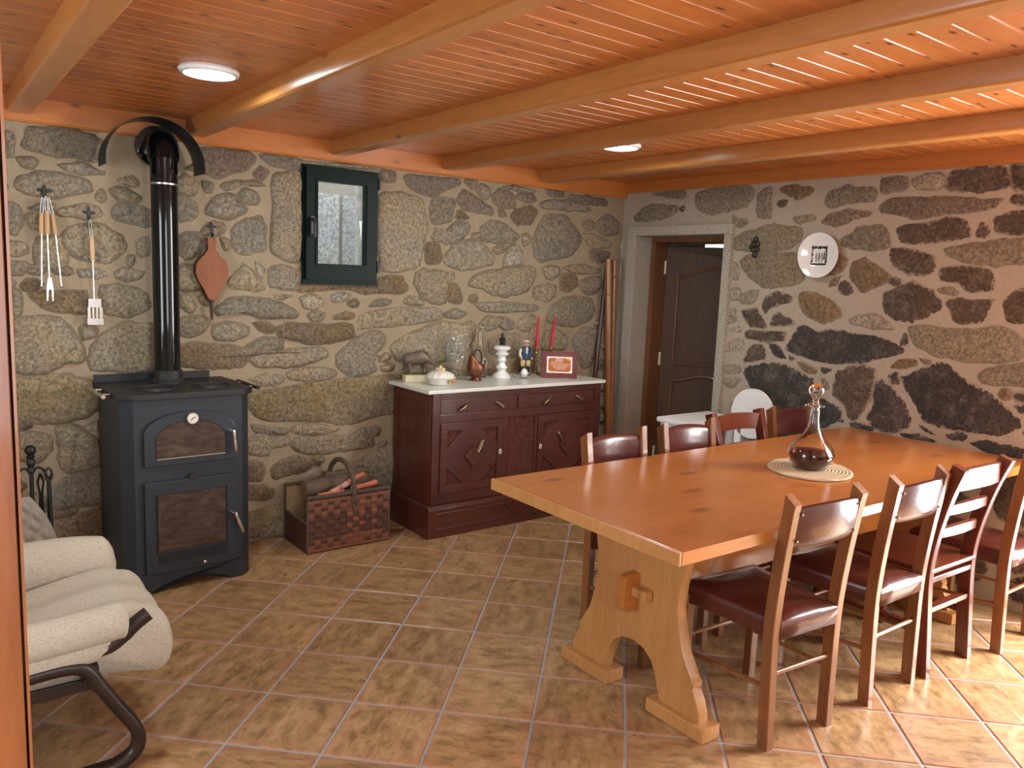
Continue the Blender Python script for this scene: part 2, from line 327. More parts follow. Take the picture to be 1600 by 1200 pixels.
# ------------------------------------------------------------------ mesh helpers
class MB:
    def __init__(s): s.bm = bmesh.new(); s.bev = False
    def faces(s, vs, fs):
        bv = [s.bm.verts.new(v) for v in vs]; out = []
        for f in fs:
            try: out.append(s.bm.faces.new([bv[i] for i in f]))
            except ValueError: pass
        return bv, out
    def box(s, c, size, rz=0.0, bevel=0.0, rot=None):
        x, y, z = (k / 2 for k in size)
        vs = [Vector((a * x, b * y, d * z)) for d in (-1, 1) for b in (-1, 1) for a in (-1, 1)]
        R = rot if rot is not None else Matrix.Rotation(rz, 3, 'Z')
        bv, fs = s.faces([Vector(c) + R @ v for v in vs], [(0, 2, 3, 1), (4, 5, 7, 6), (0, 1, 5, 4), (2, 6, 7, 3), (0, 4, 6, 2), (1, 3, 7, 5)])
        if bevel:
            s.bev = True; es = list({e for f in fs for e in f.edges})
            bmesh.ops.bevel(s.bm, geom=es, offset=bevel, segments=2, affect='EDGES', profile=0.5)
        return s
    def b2(s, lo, hi, bevel=0.0):
        return s.box([(a + b) / 2 for a, b in zip(lo, hi)], [abs(b - a) for a, b in zip(lo, hi)], 0, bevel)
    def loft(s, rings, caps=True, closed=False):
        n = len(rings[0]); R = [[s.bm.verts.new(v) for v in r] for r in rings]
        m = len(R)
        for i in range(m if closed else m - 1):
            a, b = R[i], R[(i + 1) % m]
            for j in range(n):
                try: s.bm.faces.new((a[j], a[(j + 1) % n], b[(j + 1) % n], b[j]))
                except ValueError: pass
        if caps and not closed:
            for r in (R[0], R[-1]):
                try: s.bm.faces.new(r)
                except ValueError: pass
        return s
    def tube(s, path, rad, n=10, closed=False, caps=True, section=None, up=None):
        P = [Vector(p) for p in path]; m = len(P); rings = []
        rads = rad if isinstance(rad, (list, tuple)) else [rad] * m
        prev = None
        for i in range(m):
            if closed: t = P[(i + 1) % m] - P[i - 1]
            else: t = P[min(i + 1, m - 1)] - P[max(i - 1, 0)]
            t.normalize()
            if up is not None: a = Vector(up)
            elif prev is not None: a = prev
            else: a = Vector((0, 0, 1)) if abs(t.z) < 0.9 else Vector((0, 1, 0))
            sx = t.cross(a)
            if sx.length < 1e-6: sx = t.cross(Vector((1, 0, 0)))
            sx.normalize(); sy = sx.cross(t).normalized(); prev = sy
            if section: ring = [P[i] + sx * (u * rads[i]) + sy * (v * rads[i]) for u, v in section]
            else: ring = [P[i] + (sx * math.cos(2 * math.pi * k / n) + sy * math.sin(2 * math.pi * k / n)) * rads[i] for k in range(n)]
            rings.append(ring)
        return s.loft(rings, caps, closed)
    def bar(s, path, w, d, up, chamfer=0.07):
        a, b = w / 2, d / 2; c = min(a, b) * chamfer * 2
        sec = [(-a + c, -b), (a - c, -b), (a, -b + c), (a, b - c), (a - c, b), (-a + c, b), (-a, b - c), (-a, -b + c)]
        return s.tube(path, 1.0, section=sec, up=up)
    def cyl(s, p0, p1, r0, r1=None, n=20):
        return s.tube([p0, p1], [r0, r0 if r1 is None else r1], n)
    def lathe(s, prof, c=(0, 0, 0), n=28, sx=1.0, sy=1.0, caps=True):
        c = Vector(c)
        return s.loft([[c + Vector((r * sx * math.cos(2 * math.pi * k / n), r * sy * math.sin(2 * math.pi * k / n), z)) for k in range(n)] for r, z in prof], caps)
    def ball(s, c, r, n=14, sc=(1, 1, 1)):
        c = Vector(c); prof = [(max(1e-4, math.sin(math.pi * i / n)), -math.cos(math.pi * i / n)) for i in range(n + 1)]
        return s.loft([[c + Vector((r * sc[0] * q * math.cos(2 * math.pi * k / (n + 2)), r * sc[1] * q * math.sin(2 * math.pi * k / (n + 2)), r * sc[2] * z)) for k in range(n + 2)] for q, z in prof])
    def prism(s, pts, fn, d0, d1, bevel=0.0):
        n = len(pts)
        bv, fs = s.faces([fn(u, v, d0) for u, v in pts] + [fn(u, v, d1) for u, v in pts],
                         [tuple(range(n))[::-1], tuple(range(n, 2 * n))] + [(i, (i + 1) % n, n + (i + 1) % n, n + i) for i in range(n)])
        if bevel:
            s.bev = True; es = list({e for f in fs[:2] for e in f.edges})
            bmesh.ops.bevel(s.bm, geom=es, offset=bevel, segments=2, affect='EDGES', profile=0.5)
        big = [f for f in s.bm.faces if len(f.verts) > 4]
        if big: bmesh.ops.triangulate(s.bm, faces=big)
        return s
    def grid(s, fn, nu, nv):
        V = [[s.bm.verts.new(fn(i / nu, j / nv)) for j in range(nv + 1)] for i in range(nu + 1)]
        for i in range(nu):
            for j in range(nv): s.bm.faces.new((V[i][j], V[i + 1][j], V[i + 1][j + 1], V[i][j + 1]))
        return s
    def mesh(s, name, mat, smooth=True, angle=40):
        bmesh.ops.recalc_face_normals(s.bm, faces=s.bm.faces[:])
        if smooth:
            lim = math.radians(angle)
            for f in s.bm.faces: f.smooth = True
            for e in s.bm.edges:
                if len(e.link_faces) != 2 or e.calc_face_angle(0) > lim: e.smooth = False
        me = bpy.data.meshes.new(name); s.bm.to_mesh(me); s.bm.free()
        me.materials.append(M[mat]); return me
    def build(s, name, mat, parent=None, smooth=True, angle=40):
        o = bpy.data.objects.new(name, s.mesh(name, mat, smooth or s.bev, angle)); col.objects.link(o)
        if s.bev:
            wn = o.modifiers.new('weighted_normal', 'WEIGHTED_NORMAL'); wn.keep_sharp = True; wn.weight = 100
        if parent is not None: o.parent = parent
        return o

def tag(o, label, cat, group=None):
    o['label'] = label; o['category'] = cat
    if group: o['group'] = group
    return o
def thing(name, label, cat, loc=(0, 0, 0), rz=0.0, group=None):
    o = bpy.data.objects.new(name, None); o.empty_display_size = 0.1; col.objects.link(o)
    o.location = loc; o.rotation_euler = (0, 0, rz); return tag(o, label, cat, group)
def struct(o, label=None, cat=None):
    o['kind'] = 'structure'
    if label: o['label'] = label
    if cat: o['category'] = cat
    return o
def sempty(name, label, cat, loc=(0, 0, 0), rz=0.0):
    return struct(thing(name, label, cat, loc, rz))
def copy_tree(o, parent=None):
    c = o.copy(); col.objects.link(c); c.parent = parent
    for ch in list(o.children): copy_tree(ch, c)
    return c
def arc(cx, cy, r, a0, a1, n):
    return [(cx + r * math.cos(math.radians(a0 + (a1 - a0) * i / n)), cy + r * math.sin(math.radians(a0 + (a1 - a0) * i / n))) for i in range(n + 1)]
def smooth_path(pts, k=6, closed=False):
    P = [Vector(p) for p in pts]; n = len(P); out = []
    for i in range(n if closed else n - 1):
        if closed: a, b, c, d = P[i - 1], P[i], P[(i + 1) % n], P[(i + 2) % n]
        else: a, b, c, d = P[max(i - 1, 0)], P[i], P[i + 1], P[min(i + 2, n - 1)]
        for j in range(k):
            t = j / k
            out.append(0.5 * ((2 * b) + (c - a) * t + (2 * a - 5 * b + 4 * c - d) * t * t + (3 * b - a - 3 * c + d) * t ** 3))
    if not closed: out.append(P[-1])
    return out

# ================================================================== THE SETTING
RX, RY, CZ = -6.0, -4.85, 2.275            # the room reaches from (RX, RY) to the corner at (0, 0)
rng = random.Random(7)

# ---------------- floor of diagonal terracotta tiles
floor = struct(MB().b2((RX, RY, -0.12), (0, 0, -0.004)).build('floor', 'grout'), 'terracotta tiled floor laid diagonally with grey grout', 'floor')
TP, TG = 0.32766, 0.0095
O0 = Vector((-1.7117, -0.0116, 0)); BD = Vector((0.71203, -0.70215, 0)); RD = Vector((-0.70215, -0.71203, 0))
TANG = math.atan2(BD.y, BD.x)
def tile_mesh(poly, name='tile'):
    mb = MB(); n = len(poly); c = Vector((sum(p[0] for p in poly) / n, sum(p[1] for p in poly) / n))
    def ins(p, k):
        d = Vector(p) - c; return c + d * (1 - k / max(d.length, 0.02))
    rings = [[(p[0], p[1], -0.012) for p in poly], [(p[0], p[1], -0.0035) for p in poly], [(*ins(p, 0.006), 0.0) for p in poly]]
    mb.loft([[Vector(v) for v in r] for r in rings])
    return mb.mesh(name, 'terracotta_tile', True, 25)
def clip(poly, f):
    out = []
    for i in range(len(poly)):
        a, b = poly[i], poly[(i + 1) % len(poly)]; fa, fb = f(a), f(b)
        if fa >= 0: out.append(a)
        if (fa >= 0) != (fb >= 0): out.append(a + (b - a) * (fa / (fa - fb)))
    return out
hs = (TP - TG) / 2
full_tile = tile_mesh([(-hs, -hs), (hs, -hs), (hs, hs), (-hs, hs)])
TR = Matrix.Rotation(TANG, 2)
for b in range(-26, 26):
    for r in range(-8, 30):
        c = O0 + BD * (TP * (b + 0.5)) + RD * (TP * (r + 0.5))
        if not (RX - 0.3 < c.x < 0.3 and RY - 0.3 < c.y < 0.3): continue
        cor = [c.xy + TR @ Vector(q) for q in ((-hs, -hs), (hs, -hs), (hs, hs), (-hs, hs))]
        pl = cor
        for f in (lambda p: -0.004 - p.x, lambda p: -0.004 - p.y, lambda p: p.x - RX, lambda p: p.y - RY):
            pl = clip(pl, f)
            if len(pl) < 3: break
        if len(pl) < 3: continue
        area2 = abs(sum(pl[i].x * pl[(i + 1) % len(pl)].y - pl[(i + 1) % len(pl)].x * pl[i].y for i in range(len(pl)))) / 2
        if area2 < 0.004: continue
        whole = area2 > hs * hs * 4 * 0.999
        me = full_tile if whole else tile_mesh([tuple(TR.inverted() @ (p - c.xy)) for p in pl])
        o = bpy.data.objects.new('tile', me); col.objects.link(o); o.parent = floor
        o.location = (c.x, c.y, 0); o.rotation_euler = (0, 0, TANG + (rng.choice((0, 1, 2, 3)) * math.pi / 2 if whole else 0))

# ---------------- stone walls
def wall_grid(name, mat, fn, us, zs, hole, amp):
    mb = MB(); V = {}
    def v(i, j):
        if (i, j) not in V:
            u, z = us[i], zs[j]
            d = amp * (mnoise.noise(Vector((u * 3.1, z * 3.1, 1.7))) + 0.6 * mnoise.noise(Vector((u * 9, z * 9, 4.2))))
            V[i, j] = mb.bm.verts.new(fn(u, z, d))
        return V[i, j]
    for i in range(len(us) - 1):
        for j in range(len(zs) - 1):
            uc, zc = (us[i] + us[i + 1]) / 2, (zs[j] + zs[j + 1]) / 2
            if any(h[0] < uc < h[1] and h[2] < zc < h[3] for h in hole): continue
            mb.bm.faces.new((v(i, j), v(i + 1, j), v(i + 1, j + 1), v(i, j + 1)))
    return struct(mb.build(name, mat, None, True, 60))
def lines(a, b, step, extra):
    n = int(round((b - a) / step)); L = [a + (b - a) * i / n for i in range(n + 1)]
    L = [x for x in L if all(abs(x - e) > step * 0.4 for e in extra)] + list(extra)
    return sorted(L)
WIN = (-2.515, -2.08, 1.495, 2.12)
DOOR = (-0.995, -0.12, -0.1, 1.92)
GARDEN = (-4.25, -3.22, -0.1, 2.15)
wall_back = wall_grid('wall_back', 'mortar_sand', lambda u, z, d: Vector((u, -d - 0.002, z)), lines(RX, 0, 0.05, WIN[:2]), lines(-0.02, 2.32, 0.05, WIN[2:]), [WIN], 0.006)
wall_back['label'] = 'rubble stone wall with sandy mortar around the small green window'; wall_back['category'] = 'wall'
wall_right = wall_grid('wall_right', 'mortar_rose', lambda u, z, d: Vector((-d - 0.002, u, z)), lines(RY, 0, 0.05, (*DOOR[:2], *GARDEN[:2])), lines(-0.02, 2.32, 0.05, (1.92, 2.15)), [DOOR, GARDEN], 0.004)
wall_right['label'] = 'rubble stone wall with dark stones around the doorway'; wall_right['category'] = 'wall'

STONES_BACK = {
(10, 180, 5): '''g 150,90 380,105 560,130 740,200 720,330 690,370 520,330 200,285 120,230 140,150|t 100,340 180,330 240,370 200,410 110,390
g 400,390 570,380 760,440 740,470 480,440|t 75,550 110,480 280,450 520,470 660,540 640,600 380,640 160,610|t 700,600 750,590 770,640 740,680 690,640
t 880,500 980,470 1030,530 1000,550 900,530|t 810,580 900,570 1050,640 1000,680 860,650|g 830,720 900,690 1100,740 1110,870 980,860 840,800
t 180,720 280,700 380,700 350,740 190,740|t 400,740 600,700 720,720 760,770 700,800 420,790|t 430,960 520,860 720,850 880,930 920,1000 860,1140 700,1150 540,1110 440,1020
t 1000,980 1110,960 1120,1090 1020,1080|g 10,690 110,740 115,860 60,930 10,900|t 20,990 140,1010 150,1070 80,1095 20,1080|t 1340,500 1420,480 1500,540 1460,610 1340,600
t 160,790 250,770 260,900 200,880|t 240,960 420,960 480,1110 440,1190 260,1190 220,1080|w 950,1110 1000,1100 990,1160 960,1180|g -10,130 60,150 60,320 -10,320''',
(10, 400, 5): '''t 40,50 140,60 150,100 110,135 35,130|t 180,95 260,80 280,130 200,130|t 370,90 480,90 500,130 400,140|w 570,110 780,115 790,160 600,165
w 850,130 900,105 1050,120 1040,170 930,185 860,165|b 130,210 200,185 260,210 240,250 140,255|b 190,290 290,265 380,300 620,270 640,440 560,440 380,430 300,410 220,340
t 740,240 870,230 1060,270 1130,380 1040,450 900,470 790,450 740,330|t 60,510 240,480 440,490 480,560 560,660 600,740 590,820 460,830 390,880 270,920 70,890
w 590,570 640,550 690,570 680,620 610,635|t 670,720 760,620 900,530 1130,530 1170,880 900,900 680,890 650,800|g 50,260 110,290 120,440 50,450''',
(0, 0, 1): '''y 22,592 100,586 114,588 154,602 160,628 135,650 124,656 96,658 72,661 24,656|b 464,448 472,444 590,442 594,434 606,430 630,432 636,450 628,460 596,458 566,460 550,453 506,453 466,458
t 556,498 566,490 600,483 640,482 682,481 690,490 688,500 660,504 610,510 572,513 560,516
g 527,554 540,542 560,526 576,517 590,520 600,528 598,540 588,555 583,566 588,575 578,583 562,585 546,588 532,580 526,570
y 388,628 392,612 440,606 470,600 520,592 570,590 612,585 640,590 650,600 636,640 590,650 560,658 534,665 498,658 450,658 416,658 396,648
t 338,556 400,540 430,548 470,550|g 474,252 590,260 590,266 474,256''',
(0, 620, 5): '''p 150,180 220,185 240,230 150,250|t 160,270 300,260 390,320 390,420 300,510 160,470|t 440,240 560,230 680,270 770,370 790,510 600,580 510,580 460,470 480,400
t 670,240 760,200 790,310 720,300|g 420,700 600,610 800,560 820,820 600,850 420,870|b 410,890 590,860 590,920 420,955|b 420,975 600,940 800,850 820,1090 600,1110 430,1100|t 180,750 350,790 350,900 180,880''',
(270, 220, 5): '''p 195,60 590,90 640,150 560,230 350,275 230,250 100,215 190,170|g 690,110 830,110 1005,150 1005,225 930,220 760,190|p 650,240 680,195 740,230 740,270 690,300 630,270
t 380,350 430,320 620,310 700,340 690,360 510,350 440,390|g 520,420 560,380 640,400 670,460 640,495 550,470|g 260,510 370,430 480,420 520,500 580,540 440,610 270,580
g 460,700 530,650 680,590 720,700 710,850 640,880 500,870 470,800|t 780,280 830,260 995,260 995,940 830,910 770,850 770,700 790,560 770,430|g 40,450 130,440 190,520 180,590 40,630
g 230,320 290,350 300,400 250,390|t 230,700 290,640 380,650 400,700 350,740 240,740|g 50,740 190,710 280,800 260,880 100,910 50,870|t 50,990 180,980 270,1100 250,1150 50,1150
t 540,960 640,1040 720,1150 700,1170 470,1160 430,1110 530,1000|t 760,1000 830,980 1000,1010 1000,1110 960,1170 760,1140|t 370,760 430,800 430,850 400,850|w 640,940 720,1010 700,1070 660,1020''',
(270, 420, 5): '''t 800,200 860,195 940,210 900,230 810,230|g 340,310 440,235 560,220 740,240 900,290 970,350 940,385 720,385 540,340 360,365|b 1370,260 1420,230 1450,265 1430,295 1380,295
b 1250,370 1340,340 1420,350 1400,390 1270,395|g 310,500 340,440 460,420 580,460 560,530 430,560 340,550|b 620,420 700,420 800,450 780,490 700,490
b 810,460 900,420 1050,430 1180,440 1300,420 1390,430 1410,520 1300,570 1080,575 900,540 840,530|g 580,600 640,560 840,540 850,620 740,650 610,650
t 600,700 660,670 900,650 1100,610 1200,640 1200,690 1050,740 860,765 660,765|t 890,820 960,780 1150,770 1270,790 1260,840 1110,880 930,870|t 590,860 700,820 830,830 870,860 820,910 700,920 640,890
b 70,590 300,585 500,600 560,650 580,700 530,770 400,780 70,760|t 60,390 190,375 280,400 250,470 180,520 70,515|t 60,220 120,210 170,290 160,330 70,300|t 190,220 280,210 310,270 260,280
w 990,230 1080,200 1180,240 1160,290 1040,310|w 1240,200 1330,180 1390,210 1330,250 1260,250|t 1060,360 1150,330 1200,350 1150,400 1080,400''',
(370, 600, 5): '''t 430,330 560,310 770,340 770,370 600,395 450,385|t 430,450 480,415 700,400 870,400 990,330 1010,390 1060,430 1060,490 900,510 700,540 540,545 440,500
t 95,410 260,390 400,410 380,480 260,500 250,550 95,550|t 110,310 400,350 380,385 150,385|b 270,670 340,600 440,575 560,590 590,640 520,690 390,710 310,745 280,720
b 580,570 640,565 680,600 640,630 590,600|b 65,630 180,610 210,690 190,750 65,760|b 65,790 200,790 280,820 250,900 65,900|y 65,1030 250,960 380,940 400,1180 65,1190
g 1100,460 1160,450 1150,490 1110,490|g 1020,560 1210,470 1300,620 1290,800 1060,790 920,660 860,640 980,590|g 1040,350 1100,340 1110,380 1060,410''',
(570, 260, 5): '''p 125,30 220,40 240,90 200,120 125,110|p 305,95 350,60 480,75 740,100 720,150 620,190 540,240 420,210 350,165|g 780,110 870,110 880,150 830,170|g 870,190 920,150 970,170 970,230 920,250
t 115,240 260,205 430,245 460,330 490,480 450,620 430,760 360,810 115,800|g 515,270 580,245 710,255 710,300 660,420 600,440 515,440|p 720,270 770,185 870,250 990,320 990,380 880,360 770,340
b 700,390 740,345 810,400 790,415 700,410|g 520,545 560,480 620,520 700,440 800,440 810,490 760,570 640,600 540,580|g 910,480 980,420 1100,460 1200,540 1190,570 1120,600 920,580
b 470,650 500,600 560,610 590,660 580,750 480,750|g 610,710 690,620 770,585 900,600 1000,700 980,770 870,790 740,805 640,770|b 1130,390 1170,330 1300,310 1340,360 1300,440 1200,465 1140,430
p 1000,220 1060,180 1160,230 1160,320 1060,320 1010,280|p 1190,220 1300,210 1340,260 1300,280 1190,255|g 1070,160 1150,150 1330,190 1290,210 1100,175|g 620,1150 700,1115 800,1150 720,1180 640,1180
t 390,920 400,830 470,800 570,830 680,830 690,870 640,920 640,950 620,1060 570,1070 450,1030 430,980|b 655,950 700,910 750,1000 740,1060 660,1050|t 820,900 900,830 1100,800 1300,780 1330,840 1280,960 1180,1000 1010,1010 930,960 830,940
t 1390,790 1500,790 1520,830 1450,880 1400,830|t 1310,960 1380,930 1480,930 1480,1000 1440,1050 1330,1040|g 860,1070 950,1060 1330,1080 1330,1130 1000,1140 900,1120|t 840,570 840,530 880,530 900,570 880,580
t 1000,640 1080,620 1100,660 1020,670|w 1110,640 1170,620 1230,680 1220,760 1080,780 1100,700|b 1040,340 1080,340 1100,390 1050,390|t 1230,540 1280,530 1290,590 1240,620
t 320,1040 360,1020 450,1060 430,1085 320,1075|g 30,1090 90,1045 200,1045 180,1085 60,1095''',
(570, 440, 5): '''t 205,520 240,460 380,390 560,330 640,320 760,340 800,310 860,340 850,430 800,520 700,600 500,640 380,640 260,620|t 890,330 960,275 1090,280 1160,310 1150,370 1080,380 1040,350 960,390
t 1180,330 1250,260 1330,270 1340,330 1260,380 1190,370|t 960,450 1080,400 1200,420 1200,560 1100,600 980,560|t 1400,400 1500,380 1570,440 1570,520 1380,530|t 110,580 180,570 190,600 120,620
t 130,660 220,650 210,680 140,690|t 300,680 420,650 600,660 760,700 700,740 420,740''',
(800, 280, 5): '''p 260,90 330,85 400,100 390,140 290,130|p 440,120 560,130 720,150 740,210 560,200 450,160|g 215,190 300,160 470,175 620,240 560,255 380,235 250,235
g 160,560 160,460 230,330 270,280 420,290 510,400 530,500 460,590 330,620 210,650|p 660,340 740,280 820,330 820,420 740,440 670,400|t 550,430 620,430 780,500 750,540 640,530 570,490
p 610,560 680,550 760,580 720,640 630,640|t 540,340 620,330 640,380 590,400|t 400,690 500,670 680,700 660,740 480,730|t 240,710 300,680 370,710 340,760 270,780
b 380,770 400,740 500,750 510,830 440,870 380,860|g 540,800 600,765 690,770 700,840 600,900 540,860|g 270,1110 320,980 420,930 540,920 620,940 640,1030 600,1100 490,1145 380,1140''',
(830, 480, 5.455): 'g 350,300 420,190 560,185 560,300 510,480 440,520 390,400',
}
STONES_RIGHT = {
(800, 280, 5): 'g 960,300 1000,250 1100,195 1300,210 1290,260 1200,310 1000,330|g 1090,110 1350,90 1350,150 1260,150 1120,130',
(1060, 270, 5): '''g 140,200 160,150 330,115 560,110 590,170 540,260 400,300 200,320 150,260|g 600,260 620,160 720,120 730,300 720,370 620,350|b 800,120 900,100 1060,110 1090,150 950,215 860,180
g 1140,230 1180,140 1300,110 1540,110 1540,220 1380,240 1180,285|p 1130,380 1180,320 1320,290 1500,300 1500,340 1380,370 1250,420 1150,405|t 900,350 1060,320 1080,370 930,400
t 440,520 540,450 720,410 960,430 950,540 830,600 640,610 460,600|t 490,690 560,640 900,630 970,700 1000,800 960,860 800,890 660,890 530,780|d 1255,910 1280,840 1330,850 1370,930 1310,965
d 660,1060 670,990 770,940 880,970 880,1010 800,1030 720,1050 690,1095|b 950,1050 950,960 1020,920 1120,960 1260,1040 1270,1120 1150,1170 1020,1120|b 1190,860 1270,810 1230,870 1190,890
w 430,830 420,700 460,720 470,830|w 400,980 430,900 480,930 470,990|w 380,1110 440,1060 460,1150 390,1160|g 430,330 550,360 560,400 480,440 430,410|w 490,950 620,920 600,1010 500,1020''',
(0, 0, 1): '''g 1316,372 1342,356 1378,352 1390,368 1388,386 1360,392 1330,390 1316,384|b 1328,428 1332,410 1348,403 1362,411 1390,430 1380,444 1350,458 1338,450
D 1228,546 1248,510 1260,508 1278,519 1300,516 1344,522 1375,527 1401,538 1415,548 1398,557 1368,562 1330,568 1300,569 1266,561 1240,552
D 1163,584 1168,572 1200,568 1216,566 1240,576 1272,594 1266,608 1290,624 1316,640 1310,660 1250,680 1190,680 1178,620
w 1329,500 1340,494 1368,491 1385,500 1398,516 1360,512 1332,506|d 1380,474 1384,460 1400,450 1426,442 1446,449 1470,470 1468,484 1448,497 1426,503 1396,497 1382,484
d 1560,752 1600,740 1650,760 1640,810 1590,822 1555,800|d 1556,838 1600,834 1640,850 1636,890 1580,896 1552,870|d 1480,858 1536,856 1540,900 1500,916 1478,890|D 1570,910 1620,905 1640,940 1590,942''',
(1060, 480, 5): '''d 505,40 600,5 640,60 690,140 640,165 560,140|d 720,140 760,60 800,50 880,90 900,130 770,140|d 520,200 560,175 700,190 830,195 820,260 660,265 530,240|d 505,410 590,290 660,290 690,360 680,410 530,430
D 715,290 780,300 840,400 760,390|b 930,430 1000,440 1090,490 1080,520 990,500|D 1120,465 1200,485 1190,510 1140,515|d 1215,600 1240,510 1330,465 1460,460 1535,490 1530,560 1500,700 1440,800 1390,870 1330,850 1300,760 1220,690
g 1115,560 1150,560 1180,640 1130,640|w 340,480 400,435 490,460 480,510 360,520|w 350,560 440,540 490,570 420,615 360,595|w 360,280 430,255 510,260 510,330 400,350 360,340|w 380,160 490,155 490,200 390,195
w 370,60 430,50 450,110 380,120|D 1330,910 1400,890 1520,940 1500,980 1400,980|D 1240,880 1300,870 1300,910 1260,900|D 865,375 910,400 880,408''',
(1340, 240, 5): '''d 690,260 740,150 900,110 1170,110 1190,250 1050,300 860,305 740,290|d 1200,100 1300,90 1380,100 1380,270 1220,290 1200,200|w 440,200 600,150 680,190 660,270 460,270|p 180,240 200,190 380,185 390,260 240,310 190,290
p 190,400 270,345 430,340 600,350 880,340 1000,360 1100,345 1140,360 1060,430 880,465 650,470 460,515 370,490 200,460|d 310,610 370,560 580,545 680,500 850,520 890,590 870,650 700,680 520,700 350,700
d 920,640 950,560 980,540 1025,620 990,660|d 1070,590 1085,490 1300,450 1400,500 1380,620 1180,630 1080,610|d 1200,350 1220,320 1300,340 1360,380 1300,410 1210,385|g 690,740 960,690 1300,660 1400,700 1390,860 1000,875 830,850 720,800
d 255,800 280,740 400,750 590,800 590,900 540,945 420,940 310,890|d 650,900 820,880 960,890 1040,910 1070,1010 1040,1070 880,1080 800,1010 660,990|g 625,1060 700,1050 780,1080 740,1105 650,1090''',
(1340, 460, 4.615): '''D 65,890 120,810 130,640 180,625 230,650 330,760 385,870 370,960 280,985 150,975|d 640,50 740,20 880,40 990,40 940,120 910,205 760,210 680,200 670,130|d 1045,100 1050,30 1130,-20 1240,-30 1260,200 1110,210 1060,140
g 370,240 440,220 580,230 740,260 860,250 1020,225 1120,260 1220,350 1210,430 1130,480 980,490 800,480 640,460 520,430 400,360|g 885,590 940,540 1100,515 1260,510 1270,660 1050,650 920,640
D 325,600 440,550 560,510 650,500 710,560 790,640 870,670 960,730 1090,830 1180,910 1190,950 1050,1020 900,1010 760,980 620,960 480,910 400,780 340,660|b 240,530 300,470 420,465 430,510 330,530
g 450,460 530,480 520,500 470,490|D 235,590 300,560 305,640 260,640|D 310,300 350,280 370,360 315,365|D 640,1010 740,1000 800,1025 740,1065 660,1040|D 815,1070 940,1045 1090,1085 1230,1120 1220,1190 960,1150
D 450,945 510,970 570,1020 500,1000|D 1145,720 1230,710 1240,765 1150,765|D 1150,810 1250,790 1260,880 1200,870|D 300,1000 480,1020 580,1060 420,1080''',
}
def parse(data, proj):
    out = []
    for (ox, oy, s), txt in data.items():
        for item in txt.replace('\n', '|').split('|'):
            w = item.split()
            if len(w) < 4: continue
            out.append((w[0], [proj(ox + float(p.split(',')[0]) / s, oy + float(p.split(',')[1]) / s) for p in w[1:]]))
    return out
back = parse(STONES_BACK, lambda x, y: (on_y(x, y).x, on_y(x, y).z))
right = parse(STONES_RIGHT, lambda x, y: (on_x(x, y).y, on_x(x, y).z))

def inside(p, poly):
    r = False
    for i in range(len(poly)):
        (x1, y1), (x2, y2) = poly[i - 1], poly[i]
        if (y1 > p[1]) != (y2 > p[1]) and p[0] < (x2 - x1) * (p[1] - y1) / (y2 - y1) + x1: r = not r
    return r
def seg_d(p, a, b):
    ax, ay = b[0] - a[0], b[1] - a[1]; t = max(0, min(1, ((p[0] - a[0]) * ax + (p[1] - a[1]) * ay) / (ax * ax + ay * ay + 1e-9)))
    return math.hypot(p[0] - a[0] - ax * t, p[1] - a[1] - ay * t)
def free(p, polys, gap):
    for _, q in polys:
        if inside(p, q) or min(seg_d(p, q[i - 1], q[i]) for i in range(len(q))) < gap: return False
    return True
def fill(polys, lo, hi, holes, tones, limit, seed):
    # rubble continued where furniture or the edge of the picture hides the wall
    R = random.Random(seed)
    out = list(polys)
    for k in range(2600):
        if len(out) >= limit: break
        a = R.uniform(0.05, 0.24) * (1.0 if k < 1300 else 0.5); b = a * R.uniform(0.42, 0.8)
        c = (R.uniform(lo, hi), R.uniform(0.04, 2.12))
        n = 7; ph = R.random() * 6.28
        pl = [(c[0] + a * math.cos(6.283 * i / n + ph) * R.uniform(0.8, 1.15), c[1] + b * math.sin(6.283 * i / n + ph) * R.uniform(0.8, 1.15)) for i in range(n)]
        if any(p[1] < 0.01 or p[1] > 2.16 or p[0] < lo or p[0] > hi for p in pl): continue
        if any(h[0] - 0.03 < p[0] < h[1] + 0.03 and h[2] - 0.03 < p[1] < h[3] + 0.03 for p in pl + [c] for h in holes): continue
        if not all(free(p, out, 0.016) for p in pl + [c]): continue
        if any(inside(v, pl) for _, q in out for v in q): continue
        out.append((R.choice(tones), pl))
    return out
back = fill(back, RX + 0.05, -0.03, [WIN], 'ttgbtgp', 290, 3)
right = fill(right, RY + 0.05, -0.05, [(-1.05, -0.06, 0, 2.0), (-4.28, -3.2, -.1, 2.2)], 'dgDbdg', 210, 5)

